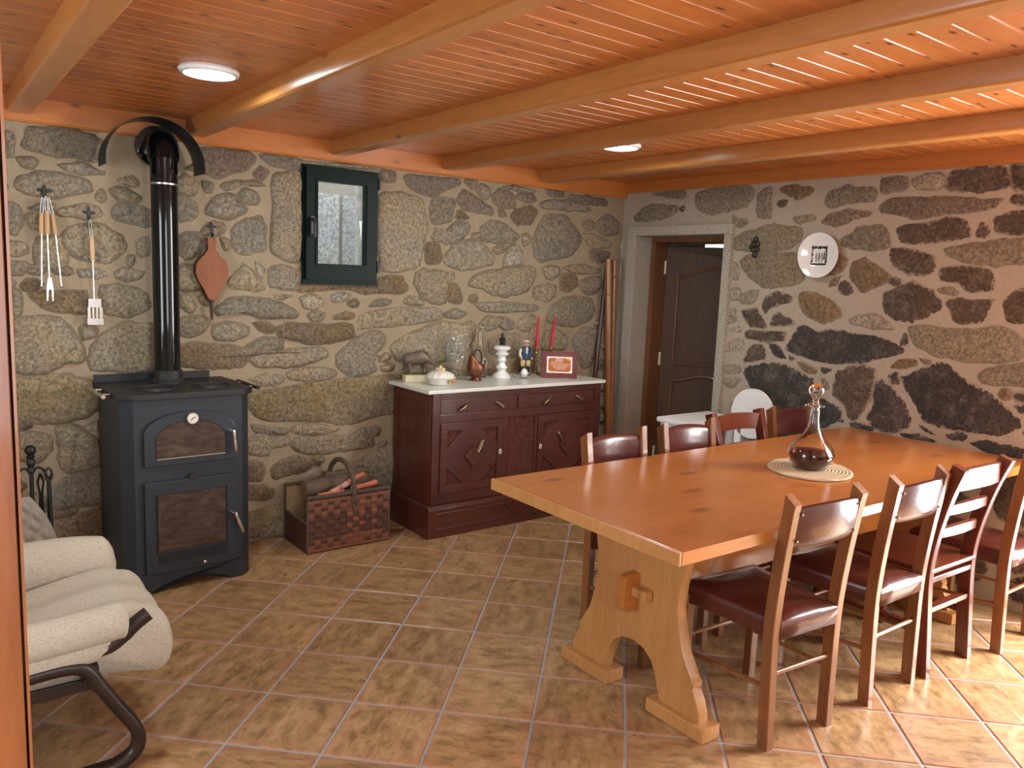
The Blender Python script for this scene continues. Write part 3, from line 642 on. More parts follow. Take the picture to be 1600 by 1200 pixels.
def stone_obj(poly, mat, fn, parent, height, seed, mcol):
    R = random.Random(seed)
    P = [Vector(p) for p in poly]
    per = sum((P[i] - P[i - 1]).length for i in range(len(P)))
    n = int(max(16, min(52, per / 0.021)))
    S = smooth_path([(p.x, p.y, 0) for p in P], 8, True)
    S = [q.lerp(P[i // 8].lerp(P[(i // 8 + 1) % len(P)], (i % 8) / 8).to_3d(), 0.55) for i, q in enumerate(S)]
    cum = [0]
    for i in range(len(S)): cum.append(cum[-1] + (S[(i + 1) % len(S)] - S[i]).length)
    ring = []; j = 0
    for k in range(n):
        t = cum[-1] * k / n
        while cum[j + 1] < t: j += 1
        f = (t - cum[j]) / max(1e-9, cum[j + 1] - cum[j])
        ring.append(S[j].lerp(S[(j + 1) % len(S)], f).xy)
    c = sum(ring, Vector((0, 0))) / n
    ring = [p + (p - c).normalized() * (0.012 * mnoise.noise(Vector((p.x * 17, p.y * 17, seed))) + 0.009 * mnoise.noise(Vector((p.x * 45, p.y * 45, seed + 9))) + 0.002 * R.uniform(-1, 1)) for p in ring]
    h = height * R.uniform(0.7, 1.3)
    mb = MB(); rings = []; rims = []
    # distance of each ring from the outline in metres, relief and how much mortar clings to it
    for off, hh, rim in ((0.022, -1, 1.0), (0.011, 0.16, 0.80), (-0.003, 0.60, 0.46), (-0.020, 0.95, 0.20), (-0.45, 1.0, 0.0)):
        r = []
        for p in ring:
            d = p - c; ln = max(d.length, 1e-4)
            q = c + d * (max(0.35, 1 + off / ln) if off > -0.4 else max(0.28, 0.5 * (1 - 0.026 / ln)))
            nz = mnoise.noise(Vector((q.x * 15, q.y * 15, seed * 1.3))) * 0.45 + mnoise.noise(Vector((q.x * 5, q.y * 5, seed * 2.1))) * 0.6
            z = -0.010 if hh < 0 else h * (hh + nz * (0.15 + 0.75 * hh))
            r.append(fn(q.x - c.x, q.y - c.y, z))
        rings.append(r); rims += [rim] * n
    mb.loft(rings, caps=False)
    cen = mb.bm.verts.new(fn(0, 0, h * (1 + 0.4 * mnoise.noise(Vector((c.x * 9, c.y * 9, seed)))))); rims.append(0.0)
    last = [v for v in mb.bm.verts][4 * n:5 * n]
    for i in range(n): mb.bm.faces.new((last[i], last[(i + 1) % n], cen))
    o = mb.build('stone', mat, parent, True, 75)
    at = o.data.attributes.new('rim', 'FLOAT', 'POINT'); at.data.foreach_set('value', rims)
    ac = o.data.attributes.new('mortar', 'FLOAT_COLOR', 'POINT'); ac.data.foreach_set('color', [k for _ in rims for k in (*mcol, 1.0)])
    return o, c
for i, (t, pl) in enumerate(back):
    o, c = stone_obj(pl, STONE[t], lambda u, v, d: Vector((u, -d, v)), wall_back, 0.022, i + 1, (0.345, 0.265, 0.174))
    o.location = (c.x, 0, c.y)
for i, (t, pl) in enumerate(right):
    o, c = stone_obj(pl, STONE[t], lambda u, v, d: Vector((-d, u, v)), wall_right, 0.010, i + 901, (0.395, 0.325, 0.250))
    o.location = (0, c.x, c.y)

# ---------------- plastered walls behind the photographer
def pieced(name, label, boxes, mat='plaster_plain'):
    mb = MB()
    for lo, hi in boxes: mb.b2(lo, hi)
    return struct(mb.build(name, mat, None, False), label, 'wall')
pieced('wall_front', 'plastered wall behind the photographer with a casement window', [
    ((RX, RY - .3, 0), (-4.3, RY, 2.32)), ((-4.3, RY - .3, 0), (-3.1, RY, .85)), ((-4.3, RY - .3, 2.02), (-3.1, RY, 2.32)),
    ((-3.1, RY - .3, 0), (0.3, RY, 2.32))])
pieced('wall_left', 'plastered wall with a wide window', [
    ((RX - .3, RY - .3, 0), (RX, -3.1, 2.32)), ((RX - .3, -3.1, 0), (RX, -1.7, .78)), ((RX - .3, -3.1, 2.02), (RX, -1.7, 2.32)), ((RX - .3, -1.7, 0), (RX, 0.3, 2.32))])
def casement(name, label, p0, p1, axis, bars):
    mb = MB(); x0, x1 = p0[0], p1[0]; z0, z1 = p0[1], p1[1]; w = 0.05
    def b(a0, a1, c0, c1):
        mb.b2((a0, RY - .16, c0), (a1, RY - .11, c1)) if axis == 'x' else mb.b2((RX - .16, a0, c0), (RX - .11, a1, c1)) if axis == 'y' else mb.b2((.03, a0, c0), (.08, a1, c1))
    b(x0, x1, z0, z0 + w); b(x0, x1, z1 - w, z1); b(x0, x0 + w, z0 + w, z1 - w); b(x1 - w, x1, z0 + w, z1 - w)
    for k in range(1, bars):
        xm = x0 + (x1 - x0) * k / bars; b(xm - .025, xm + .025, z0 + w, z1 - w)
    return struct(mb.build(name, 'green_frame', None, False), label, 'window')
casement('door_2', 'green framed glazed garden door', (-4.25, 0.0), (-3.22, 2.15), 'g', 2)
casement('window_2', 'green framed casement window in the plastered wall', (-4.3, .85), (-3.1, 2.02), 'x', 2)
casement('window_3', 'wide green framed window in the left wall', (-3.1, .78), (-1.7, 2.02), 'y', 2)

# ---------------- ceiling of varnished boards, beams and trims
ceiling = struct(MB().b2((RX, RY, CZ + .02), (0.3, 0.3, CZ + .12)).build('ceiling', 'pine_board', None, False), 'varnished orange pine board ceiling', 'ceiling')
BP = 0.093
bw = BP / 2
bm_ = MB(); prof = [(-bw, .022), (-bw, .006), (-bw + .0034, 0), (bw - .0034, 0), (bw, .006), (bw, .022)]
L = 6.0
bm_.loft([[Vector((x, u, v)) for u, v in prof] for x in (RX, 0)])
board_me = bm_.mesh('board', 'pine_board', False)
k = 0
y = -2.421 + BP / 2 + BP * 25
while y > RY:
    if y < -0.02:
        o = bpy.data.objects.new('board', board_me); col.objects.link(o); o.parent = ceiling; o.location = (0, y, CZ)
    y -= BP
beam_prof = [(-.05, 0), (-.05, -.060), (-.047, -.069), (-.038, -.075), (.038, -.075), (.047, -.069), (.05, -.060), (.05, 0)]
for i, xl in enumerate((-5.45, -4.685, -3.92, -3.15, -2.37, -1.625, -0.848)):
    mb = MB(); mb.loft([[Vector((u, yy, v)) for u, v in beam_prof] for yy in [0 - 0.034 - (RY * -1 - 0.034) * q / 8 for q in range(9)]])
    b_ = mb.build('ceiling_beam', 'pine_beam', None, True, 20); b_.location = (xl + .05, 0, CZ)
    struct(b_, 'varnished pine beam with rounded edges under the board ceiling', 'beam'); b_['group'] = 'parallel ceiling beams'
mb = MB(); mb.prism([(-.034, CZ), (-.034, 2.176), (-.028, 2.166), (0, 2.166), (0, CZ)], lambda u, v, d: Vector((d, u, v)), RX, 0)
struct(mb.build('trim_1', 'pine_trim', None, False), 'orange pine cornice board along the window wall', 'trim')
mb = MB(); mb.prism([(-.030, CZ), (-.030, 2.206), (-.024, 2.197), (0, 2.197), (0, CZ)], lambda u, v, d: Vector((u, d, v)), RY, -.034)
struct(mb.build('trim_2', 'pine_trim_side', None, False), 'orange pine cornice board along the doorway wall', 'trim')

def ceiling_lamp(x, y, label):
    t = thing('ceiling_lamp', label, 'lamp', (x, y, CZ))
    mb = MB(); mb.lathe([(.106, 0), (.110, -.008), (.104, -.018), (.092, -.021), (.086, -.014), (.084, 0)], n=40, caps=False); mb.build('rim', 'milk_glass', t)
    mb = MB(); mb.lathe([(.083, -.006), (.080, -.018), (.06, -.026), (.001, -.029)], n=40); mb.build('diffuser', 'lamp_diffuser', t)
    d = bpy.data.lights.new('lamp_bulb', 'AREA'); d.shape = 'DISK'; d.size = 0.15; d.energy = 11.5; d.color = (0.86, 1.0, 0.95)
    o = bpy.data.objects.new('lamp_bulb', d); o.location = (0, 0, -.035); o.parent = t; col.objects.link(o)
LA = on_z(327, 113, CZ - .01); LB = on_z(970, 229, CZ - .01)
ceiling_lamp(LA.x, LA.y, 'round recessed ceiling lamp glowing in the bay before the stove pipe')
ceiling_lamp(LB.x, LB.y, 'round recessed ceiling lamp mostly hidden behind a beam near the doorway')

# ---------------- the small green window
w1 = sempty('window_1', 'small dark green framed window in the stone wall', 'window')
x0, x1, z0, z1 = -2.530, -2.064, 1.480, 2.132
mb = MB()
for lo, hi in (((x0, -.03, z0), (x1, .03, z0 + .03)), ((x0, -.03, z1 - .03), (x1, .03, z1)), ((x0, -.03, z0 + .03), (x0 + .03, .03, z1 - .03)), ((x1 - .03, -.03, z0 + .03), (x1, .03, z1 - .03))): mb.b2(lo, hi)
mb.b2((x0 - .004, -.036, z0 - .012), (x1 + .004, -.02, z0 + .004))
mb.build('frame', 'green_frame', w1, False)
px0, px1, pz0, pz1 = -2.449, -2.150, 1.588, 2.046
sash = MB()
for lo, hi in (((x0 + .012, -.052, z0 + .018), (x1 - .012, 0, pz0)), ((x0 + .012, -.052, pz1), (x1 - .012, 0, z1 - .014)), ((x0 + .012, -.052, pz0), (px0, 0, pz1)), ((px1, -.052, pz0), (x1 - .012, 0, pz1))): sash.b2(lo, hi)
so = sash.build('sash', 'green_frame', w1, False)
mb = MB()
for lo, hi in (((px0 - .014, -.058, pz0 - .014), (px1 + .014, -.048, pz0 - .002)), ((px0 - .014, -.058, pz1 + .002), (px1 + .014, -.048, pz1 + .014)), ((px0 - .014, -.058, pz0 - .002), (px0 - .002, -.048, pz1 + .002)), ((px1 + .002, -.058, pz0 - .002), (px1 + .014, -.048, pz1 + .002))): mb.b2(lo, hi)
mb.build('glazing_bead', 'green_frame', so, False)
MB().b2((px0 - .005, -.022, pz0 - .005), (px1 + .005, -.018, pz1 + .005)).build('pane', 'window_pane', w1, False)
mb = MB(); hx = x0 + .045
mb.b2((hx - .012, -.060, 1.75), (hx + .012, -.052, 1.85), .002); mb.tube([(hx, -.056, 1.83), (hx, -.085, 1.83), (hx + .002, -.092, 1.80), (hx + .002, -.092, 1.73)], .009, 10)
mb.build('handle', 'figure_black', w1)
for zz in (1.545, 2.03):
    MB().cyl((x1 - .006, -.055, zz), (x1 - .006, -.055, zz + .07), .007, n=10).build('hinge', 'figure_black', w1)
mb = MB()
for lo, hi in (((WIN[0] - .06, .03, WIN[2] - .2), (WIN[1] + .1, .24, WIN[2])), ((WIN[0] - .06, .03, WIN[3]), (WIN[1] + .1, .24, WIN[3] + .2)), ((WIN[0] - .2, .03, WIN[2]), (WIN[0], .24, WIN[3]))): mb.b2(lo, hi)
mb.build('reveal', 'granite_pale', w1, False)
for i, (a, b) in enumerate(((.03, .13), (.14, .24))):
    mb = MB(); mb.grid(lambda u, v: Vector((WIN[1] - .006 * mnoise.noise(Vector((u * 6, v * 7, i))) , a + (b - a) * u, WIN[2] + (WIN[3] - WIN[2]) * v)), 8, 14)
    mb.build('reveal_stone', 'dressed_granite', w1)
MB().b2((WIN[1] + .012, .03, WIN[2]), (WIN[1] + .1, .24, WIN[3])).build('reveal_joint', 'mortar_rose', w1, False)

# neighbouring granite wall seen through the pane, under the eaves
jx = on_y(533, 340, .85).x; tz = on_y(533, 305, .85).z
nb = struct(MB().b2((-3.4, .865, 0), (1.2, 1.1, 2.9)).build('wall_outside', 'mortar_rose', None, False), 'rough granite wall of the neighbouring house outside the window', 'wall')
for lo, hi in (((-3.3, .85, .9), (jx - .012, .90, tz)), ((jx + .012, .85, .9), (1.0, .90, tz)), ((-3.3, .85, tz + .10), (-1.2, .90, 2.7)), ((-3.3, .85, .1), (-1.6, .90, .87))):
    MB().b2(lo, hi, .006).build('granite_block', 'granite_outside', nb)

# ---------------- doorway in the right wall: dressed granite surround, wooden frame, panelled leaf ajar
JF = -.04
for nm, lo, hi in (('jamb', (JF, -.183, -.01), (.17, -.094, 1.888)), ('jamb', (JF, -1.034, -.01), (.17, -.976, 1.888)), ('lintel', (JF, -1.036, 1.888), (.17, -.092, 1.955))):
    MB().b2(lo, hi, .004).build(nm, 'dressed_granite', wall_right)
MB().b2((.17, -1.3, 1.85), (.45, 0.3, 2.32)).b2((.17, -.17, 0), (.45, 0.3, 1.85)).b2((.17, -1.3, 0), (.45, -.99, 1.85)).build('wall_core', 'plaster_plain', wall_right, False)
d1 = sempty('door_1', 'dark brown panelled wooden door standing ajar in the granite doorway', 'door')
mb = MB(); fy0, fy1, fz = -.183, -.976, 1.888
mb.b2((.135, fy0 - .036, 0), (.30, fy0, fz - .038), .003); mb.b2((.135, fy1, 0), (.30, fy1 + .036, fz - .038), .003); mb.b2((.135, fy1, fz - .038), (.30, fy0, fz), .003)
mb.b2((.127, fy0 - .020, 0), (.137, fy0 - .001, fz - .02)); mb.b2((.127, fy1 + .001, 0), (.137, fy1 + .020, fz - .02))
mb.build('door_frame', 'door_frame_wood', d1, False)
leaf = bpy.data.objects.new('leaf', None)
mb = MB(); LW, LH = .705, 1.826
mb.b2((0, -LW, .012), (.036, 0, LH), .003)
leaf = mb.build('leaf', 'door_wood', d1)
leaf.location = (.262, fy0 - .040, 0); leaf.rotation_euler = (0, 0, math.radians(24))
def panel(zb, zt, arch):
    y0, y1 = -.10, -LW + .10; n = 24; top = []
    for i in range(n + 1):
        t = i / n; yy = y0 + (y1 - y0) * t
        top.append((yy, zt + arch * (math.sin(math.pi * t) ** 2)))
    loop = [(y0, zb)] + top + [(y1, zb)]
    mb = MB(); mb.tube([(-.004, a, b) for a, b in loop], .011, 8, closed=True); mb.build('panel_moulding', 'door_frame_wood', leaf)
    cy, cz = (y0 + y1) / 2, (zb + zt) / 2
    MB().prism([(cy + (a - cy) * .84, cz + (b - cz) * .92) for a, b in loop], lambda u, v, d: Vector((d, u, v)), -.006, .002).build('raised_panel', 'door_wood', leaf, False)
panel(.95, 1.60, .07); panel(.16, .82, .05)
for zz in (1.67, .98, .25):
    mb = MB(); mb.b2((-.012, -.004, zz - .05), (-.002, .028, zz + .05), .001); mb.cyl((-.012, .004, zz - .045), (-.012, .004, zz + .045), .007, n=10)
    mb.b2((-.010, .004, zz - .02), (-.004, .05, zz + .02)); mb.build('hinge', 'hinge_cream', leaf)
# hallway behind the door
MB().b2((.0, -1.9, -.12), (2.2, .5, -.003)).build('floor_hall', 'plywood', None, False)
struct(bpy.data.objects['floor_hall'], 'plain hallway floor beyond the doorway', 'floor')
pieced('wall_hall', 'dim plastered hallway walls beyond the doorway', [
    ((2.0, -1.9, 0), (2.2, .5, 2.5)), ((.45, .3, 0), (1.33, .5, 2.5)), ((1.33, .3, 0), (2.0, .5, 1.85)), ((1.33, .3, 2.2), (2.0, .5, 2.5)), ((.45, -1.9, 0), (2.2, -1.7, 2.5)), ((.3, -1.9, 2.5), (2.2, .5, 2.6)), ((.28, -1.9, 0), (.45, -1.3, 2.5)), ((.28, -1.9, 2.25), (.45, .5, 2.5))])

# ---------------- wooden jamb of the opening in which the photographer stands
e = on_y(52, 1200, -2.95); gx = on_y(20, 640, -2.95).x
mb = MB(); mb.b2((gx + .0015, -2.95, 0), (e.x, -2.84, CZ), .004); mb.b2((e.x - .2, -2.946, 0), (gx - .0015, -2.84, CZ), .003); mb.b2((e.x - .19, -2.93, 0), (e.x - .01, -2.85, CZ))
struct(mb.build('trim_3', 'post_wood', None, True), 'tall orange wooden door jamb with a vertical groove', 'trim')

# ================================================================== FURNITURE
# ---------------- trestle dining table
TZ = 0.775
TBL = thing('dining_table', 'long varnished pine trestle dining table with a thick top', 'table', (-1.285, -2.412, 0), math.radians(-0.75))
TL, TW = 2.51, .968
MB().b2((-TL / 2 + .012, -TW / 2, TZ - .044), (TL / 2 - .012, TW / 2, TZ), .005).build('tabletop', 'table_wood', TBL)
for s in (-1, 1): MB().b2((s * (TL / 2 - .006) - .0055, -TW / 2, TZ - .044), (s * (TL / 2 - .006) + .0055, TW / 2, TZ), .003).build('end_strip', 'table_wood_end', TBL)
half = [(.265, .731), (.250, .66), (.225, .58), (.205, .50), (.200, .42), (.215, .34), (.245, .265), (.275, .205), (.300, .185), (.300, .168), (.290, .160), (.318, .125), (.332, .085), (.335, .052)]
inner = [(.145, .052), (.140, .10), (.125, .15), (.100, .19), (.06, .22), (0, .232)]
outline = half + inner + [(-a, b) for a, b in inner[::-1][1:]] + [(-a, b) for a, b in half[::-1]]
for s in (-1, 1):
    xc = s * .895
    MB().prism(outline, lambda u, v, d: Vector((d, u, v)), xc - .024, xc + .024, .005).build('trestle', 'table_wood_end', TBL, True, 30)
    for q in (-1, 1):
        MB().b2((xc - .048, min(q * .105, q * .372), 0), (xc + .048, max(q * .105, q * .372), .053), .006).build('foot', 'table_wood_end', TBL)
    xt = xc + s * .024
    MB().prism([(-.004, .352), (.058, .352), (.070, .360), (.076, .374), (.076, .470), (.068, .484), (.054, .492), (-.004, .492)], lambda u, v, d: Vector((xt + s * u, d, v)), -.019, .019, .003).build('tenon', 'table_wood', TBL)
    MB().b2((xt + s * .022 - .018, -.088, .412), (xt + s * .022 + .018, .055, .447), .003).build('peg', 'table_wood_end', TBL)
MB().b2((-.872, -.02, .385), (.872, .02, .485), .004).build('stretcher', 'table_wood', TBL)
for q in (-1, 1):
    MB().b2((-.90, q * .285 - .016, .655), (.90, q * .285 + .016, .729), .004).build('rail', 'table_wood', TBL)

# ---------------- chairs
def leather_chair(name, label, loc, rz, group, tone='chair_wood'):
    t = thing(name, label, 'chair', loc, rz, group)
    for s in (-1, 1):
        path = smooth_path([(s * .158, -.198, 0), (s * .162, -.192, .22), (s * .166, -.190, .44), (s * .170, -.208, .66), (s * .175, -.238, .885)], 4)
        mb = MB(); mb.bar(path, .044, .034, (1, 0, 0))
        for v in mb.bm.verts:
            if v.co.z > .87: v.co.z += (v.co.y + .238) * 0.55
        mb.build('leg', tone, t)
        mb = MB(); mb.bar([(s * .186, .178, 0), (s * .184, .176, .42)], .036, .036, (1, 0, 0)); mb.build('leg', tone, t)
        MB().cyl((s * .163, -.185, .215), (s * .186, .178, .195), .0085, n=10).build('stretcher', tone, t)
    MB().cyl((-.16, -.194, .262), (.16, -.194, .262), .009, n=10).build('stretcher', tone, t)
    MB().cyl((-.186, .178, .255), (.186, .178, .255), .0085, n=10).build('stretcher', tone, t)
    # padded seat
    mb = MB(); rings = []
    def outl(k, z):
        f, b, fy, by = .205 - k, .150 - k, .212 - k, -.214 + k
        pts = [(-b, by), (-b * .35, by), (b * .35, by), (b, by)] + [(b + (f - b) * q, by + (fy - by) * q) for q in (.06, .35, .65, .94)] + [(f, fy), (f * .35, fy), (-f * .35, fy), (-f, fy)] + [(-b - (f - b) * q, by + (fy - by) * q) for q in (.94, .65, .35, .06)]
        return [Vector((x, y, z)) for x, y in pts]
    mb.loft([outl(.008, .384), outl(0, .390), outl(0, .448), outl(.008, .458), outl(.06, .470), outl(.12, .475)])
    mb.build('seat', 'leather', t, True, 60)
    # curved padded backrest
    mb = MB(); rings = []
    for i in range(13):
        u = -1 + 2 * i / 12; x = u * .160; yb = -.222 - .026 * (1 - u * u)
        zt = .856 + .014 * (1 - u * u); zb = .716 + .004 * (1 - u * u)
        sec = [(0, zb), (-.010, zb + .004), (-.014, zb + .03), (-.015, (zb + zt) / 2), (-.014, zt - .03), (-.010, zt - .004), (0, zt), (.010, zt - .004), (.014, zt - .03), (.014, zb + .03), (.010, zb + .004)]
        rings.append([Vector((x, yb + d - (z - .72) * .12, z)) for d, z in sec])
    mb.loft(rings); br = mb.build('backrest', 'leather', t, True, 60)
    for s in (-1, 1):
        for z in (.742, .836): MB().ball((s * .150, -.243 - (z - .72) * .12, z), .005, 6).build('nail', 'old_brass', br)
    return t

def slat_chair(name, label, loc, rz, group):
    t = thing(name, label, 'chair', loc, rz, group); w = 'chair_red_wood'
    for s in (-1, 1):
        path = smooth_path([(s * .172, -.215, 0), (s * .174, -.200, .20), (s * .176, -.186, .42), (s * .180, -.200, .58), (s * .188, -.240, .76), (s * .196, -.285, .895)], 4)
        mb = MB(); mb.bar(path, .054, .036, (1, 0, 0)); mb.build('leg', w, t)
        mb = MB(); mb.bar([(s * .190, .175, 0), (s * .190, .175, .42)], .04, .038, (1, 0, 0)); mb.build('leg', w, t)
        mb = MB(); mb.bar([(s * .176, -.19, .20), (s * .190, .175, .20)], .034, .020, (0, 0, 1)); mb.build('stretcher', w, t)
        mb = MB(); mb.bar([(s * .176, -.17, .405), (s * .188, .165, .405)], .055, .020, (0, 0, 1)); mb.build('seat_rail', w, t)
    mb = MB(); mb.bar([(-.172, -.196, .275), (.172, -.196, .275)], .036, .020, (0, 0, 1)); mb.build('stretcher', w, t)
    mb = MB(); mb.bar([(-.176, -.184, .405), (.176, -.184, .405)], .055, .022, (0, 0, 1)); mb.build('seat_rail', w, t)
    mb = MB(); mb.bar([(-.188, .178, .405), (.188, .178, .405)], .055, .022, (0, 0, 1)); mb.build('seat_rail', w, t)
    mb = MB(); mb.prism([(-.182, -.215), (.182, -.215), (.205, -.12), (.215, .205), (-.215, .205), (-.205, -.12)], lambda u, v, d: Vector((u, v, d)), .434, .456, .006)
    mb.build('seat', w, t)
    for zc, h in ((.835, .085), (.705, .042), (.600, .040)):
        mb = MB(); rings = []
        for i in range(11):
            u = -1 + 2 * i / 10; x = u * .176; yb = -.196 - max(0, zc - .58) * .27 - .020 * (1 - u * u)
            za, zb = zc - h / 2 + .006 * (1 - u * u), zc + h / 2 + .010 * (1 - u * u)
            rings.append([Vector((x, yb - .008, za)), Vector((x, yb - .010, zb - .004)), Vector((x, yb - .004, zb)), Vector((x, yb + .008, zb)), Vector((x, yb + .008, za))])
        mb.loft(rings); mb.build('slat', w, t, True, 50)
    return t
R_ = math.radians
NG, FG = 'chairs on the garden side of the table', 'chairs between the table and the stone wall'
leather_chair('dining_chair', 'leather dining chair beside the trestle foot at the open end of the table', (-1.880, -2.715, 0), R_(-5), NG)
leather_chair('dining_chair', 'leather dining chair between another leather chair and the red slat-back chair', (-1.318, -2.742, 0), R_(-1), NG)
slat_chair('slat_back_chair', 'glossy red wooden slat-back chair with its back to the garden door', (-.890, -2.745, 0), R_(-2), NG)
leather_chair('dining_chair', 'leather dining chair at the wall end, next to the slat-back chair by the garden door', (-.392, -2.838, 0), R_(-1), NG)
leather_chair('dining_chair', 'leather dining chair tucked in opposite the sideboard', (-1.805, -2.085, 0), R_(181), FG)
leather_chair('dining_chair', 'leather dining chair standing in front of the doorway', (-1.300, -2.07, 0), R_(180), FG)
slat_chair('slat_back_chair', 'red wooden slat-back chair in front of the white plastic seat', (-.842, -2.05, 0), R_(179), FG)
leather_chair('dining_chair', 'leather dining chair in front of the dark stones, nearest the wall corner of the table', (-.318, -1.985, 0), R_(180), FG)

# ---------------- placemat and decanter
MC = on_z(1265, 735, TZ)
mb = MB(); mb.lathe([(.001, 0), (.172, 0), (.176, .004), (.172, .009), (.12, .010), (.001, .010)], n=48, sx=1.16, sy=1.0)
pm = mb.build('placemat', 'straw_mat'); tag(pm, 'oval woven straw placemat under the decanter', 'placemat'); pm.location = (MC.x, MC.y, TZ + .0005); pm.rotation_euler = (0, 0, R_(32))
dec = thing('wine_decanter', 'wide-based glass decanter of red wine on the straw placemat', 'decanter', (MC.x, MC.y, TZ + .011))
outer = [(.001, .001), (.050, .001), (.066, .006), (.088, .028), (.099, .055), (.098, .072), (.085, .098), (.062, .122), (.043, .148), (.028, .180), (.022, .212), (.021, .255), (.022, .268), (.040, .273), (.041, .277), (.023, .280)]
innr = [(.017, .278), (.017, .255), (.018, .212), (.024, .181), (.039, .149), (.058, .123), (.080, .099), (.0935, .072), (.0945, .055), (.084, .030), (.062, .010), (.001, .008)]
MB().lathe(outer + innr, n=40, caps=True).build('bottle', 'clear_glass', dec)
MB().lathe([(.001, .0085), (.061, .0105), (.0835, .0305), (.0938, .055), (.0928, .072), (.001, .072)], n=40).build('wine', 'red_wine', dec)
MB().lathe([(.001, .250), (.014, .252), (.0165, .279), (.013, .288), (.012, .300), (.022, .315), (.0315, .335), (.031, .350), (.020, .365), (.001, .370)], n=24).build('stopper', 'clear_glass', dec)

# ---------------- mahogany sideboard with a marble top
SB = thing('sideboard', 'dark mahogany sideboard with carved doors and a marble top', 'sideboard')
SX0, SX1, SY = -1.925, -.595, -.470
SZ = .868
MB().b2((SX0, SY, .19), (SX1, -.03, SZ)).build('body', 'mahogany', SB, False)
MB().b2((SX0 - .022, SY - .028, 0), (SX1 + .022, -.03, .172), .003).build('plinth', 'mahogany_flat', SB)
mb = MB(); mb.prism([(-.028, .172), (-.026, .182), (-.010, .194), (0, .200), (0, .172)], lambda u, v, d: Vector((d, SY + u, v)), SX0 - .02, SX1 + .02)
mb.prism([(-.022, .172), (-.020, .182), (-.008, .194), (0, .200), (0, .172)], lambda u, v, d: Vector((SX0 + u, d, v)), SY - .02, -.04)
mb.build('plinth_moulding', 'mahogany_flat', SB, False)
mb = MB()
for cx in (SX0 + .33, SX1 - .33):
    for (a, b, c, d) in ((-.30, .055, .20, .055), (.20, .055, .25, .105), (.25, .105, .20, .148), (.20, .148, -.30, .148), (.25, .105, .30, .148), (.25, .105, .30, .055)):
        mb.tube([(cx + a, SY - .029, b), (cx + c, SY - .029, d)], .0035, 6)
mb.build('plinth_inlay', 'mahogany', SB)
MB().b2((-1.968, -.502, SZ), (-.572, -.02, .890), .004).build('marble_top', 'marble', SB)
mb = MB()
FRONT = SY - .006
for lo, hi in (((SX0, FRONT - .006, .20), (SX0 + .052, SY, SZ)), ((SX1 - .052, FRONT - .006, .20), (SX1, SY, SZ)), ((SX0 + .052, FRONT - .006, .828), (SX1 - .052, SY, SZ)), ((SX0 + .052, FRONT - .006, .690), (SX1 - .052, SY, .737)),
               ((-1.300, FRONT - .006, .737), (-1.228, SY, .828)), ((SX0 + .052, FRONT - .006, .20), (SX1 - .052, SY, .262))): mb.b2(lo, hi, .002)
mb.build('face_frame', 'mahogany_flat', SB)
for a, b in ((SX0 + .052, -1.300), (-1.228, SX1 - .052)):
    dr = MB().b2((a + .004, FRONT, .741), (b - .004, SY + .002, .824), .003).build('drawer', 'mahogany_flat', SB)
    for f, tilt in ((.28, -.6), (.74, .75)):
        hx = a + (b - a) * f; mb = MB()
        mb.ball((hx + .022 * (1 if tilt < 0 else -1), FRONT - .008, .792), .006, 8)
        sgn = -1 if tilt < 0 else 1; ca = (hx - sgn * .022, FRONT - .012, .792)
        mb.tube(smooth_path([ca, (ca[0] + sgn * .012, FRONT - .018, .788), (ca[0] + sgn * .046, FRONT - .022, .768), (ca[0] + sgn * .053, FRONT - .020, .760), (ca[0] + sgn * .046, FRONT - .016, .762), (ca[0] + sgn * .012, FRONT - .012, .782)], 4, True), .0040, 6, closed=True)
        mb.build('bail_handle', 'old_brass', dr)
cp = MB().b2((-1.395, FRONT + .001, .262), (-1.150, SY + .002, .690)).build('carved_panel', 'carved_mahogany', SB, False)
for xx in (-1.395, -1.150): MB().b2((xx - .012, FRONT - .008, .262), (xx + .012, SY, .690), .002).build('pilaster', 'mahogany_flat', SB)
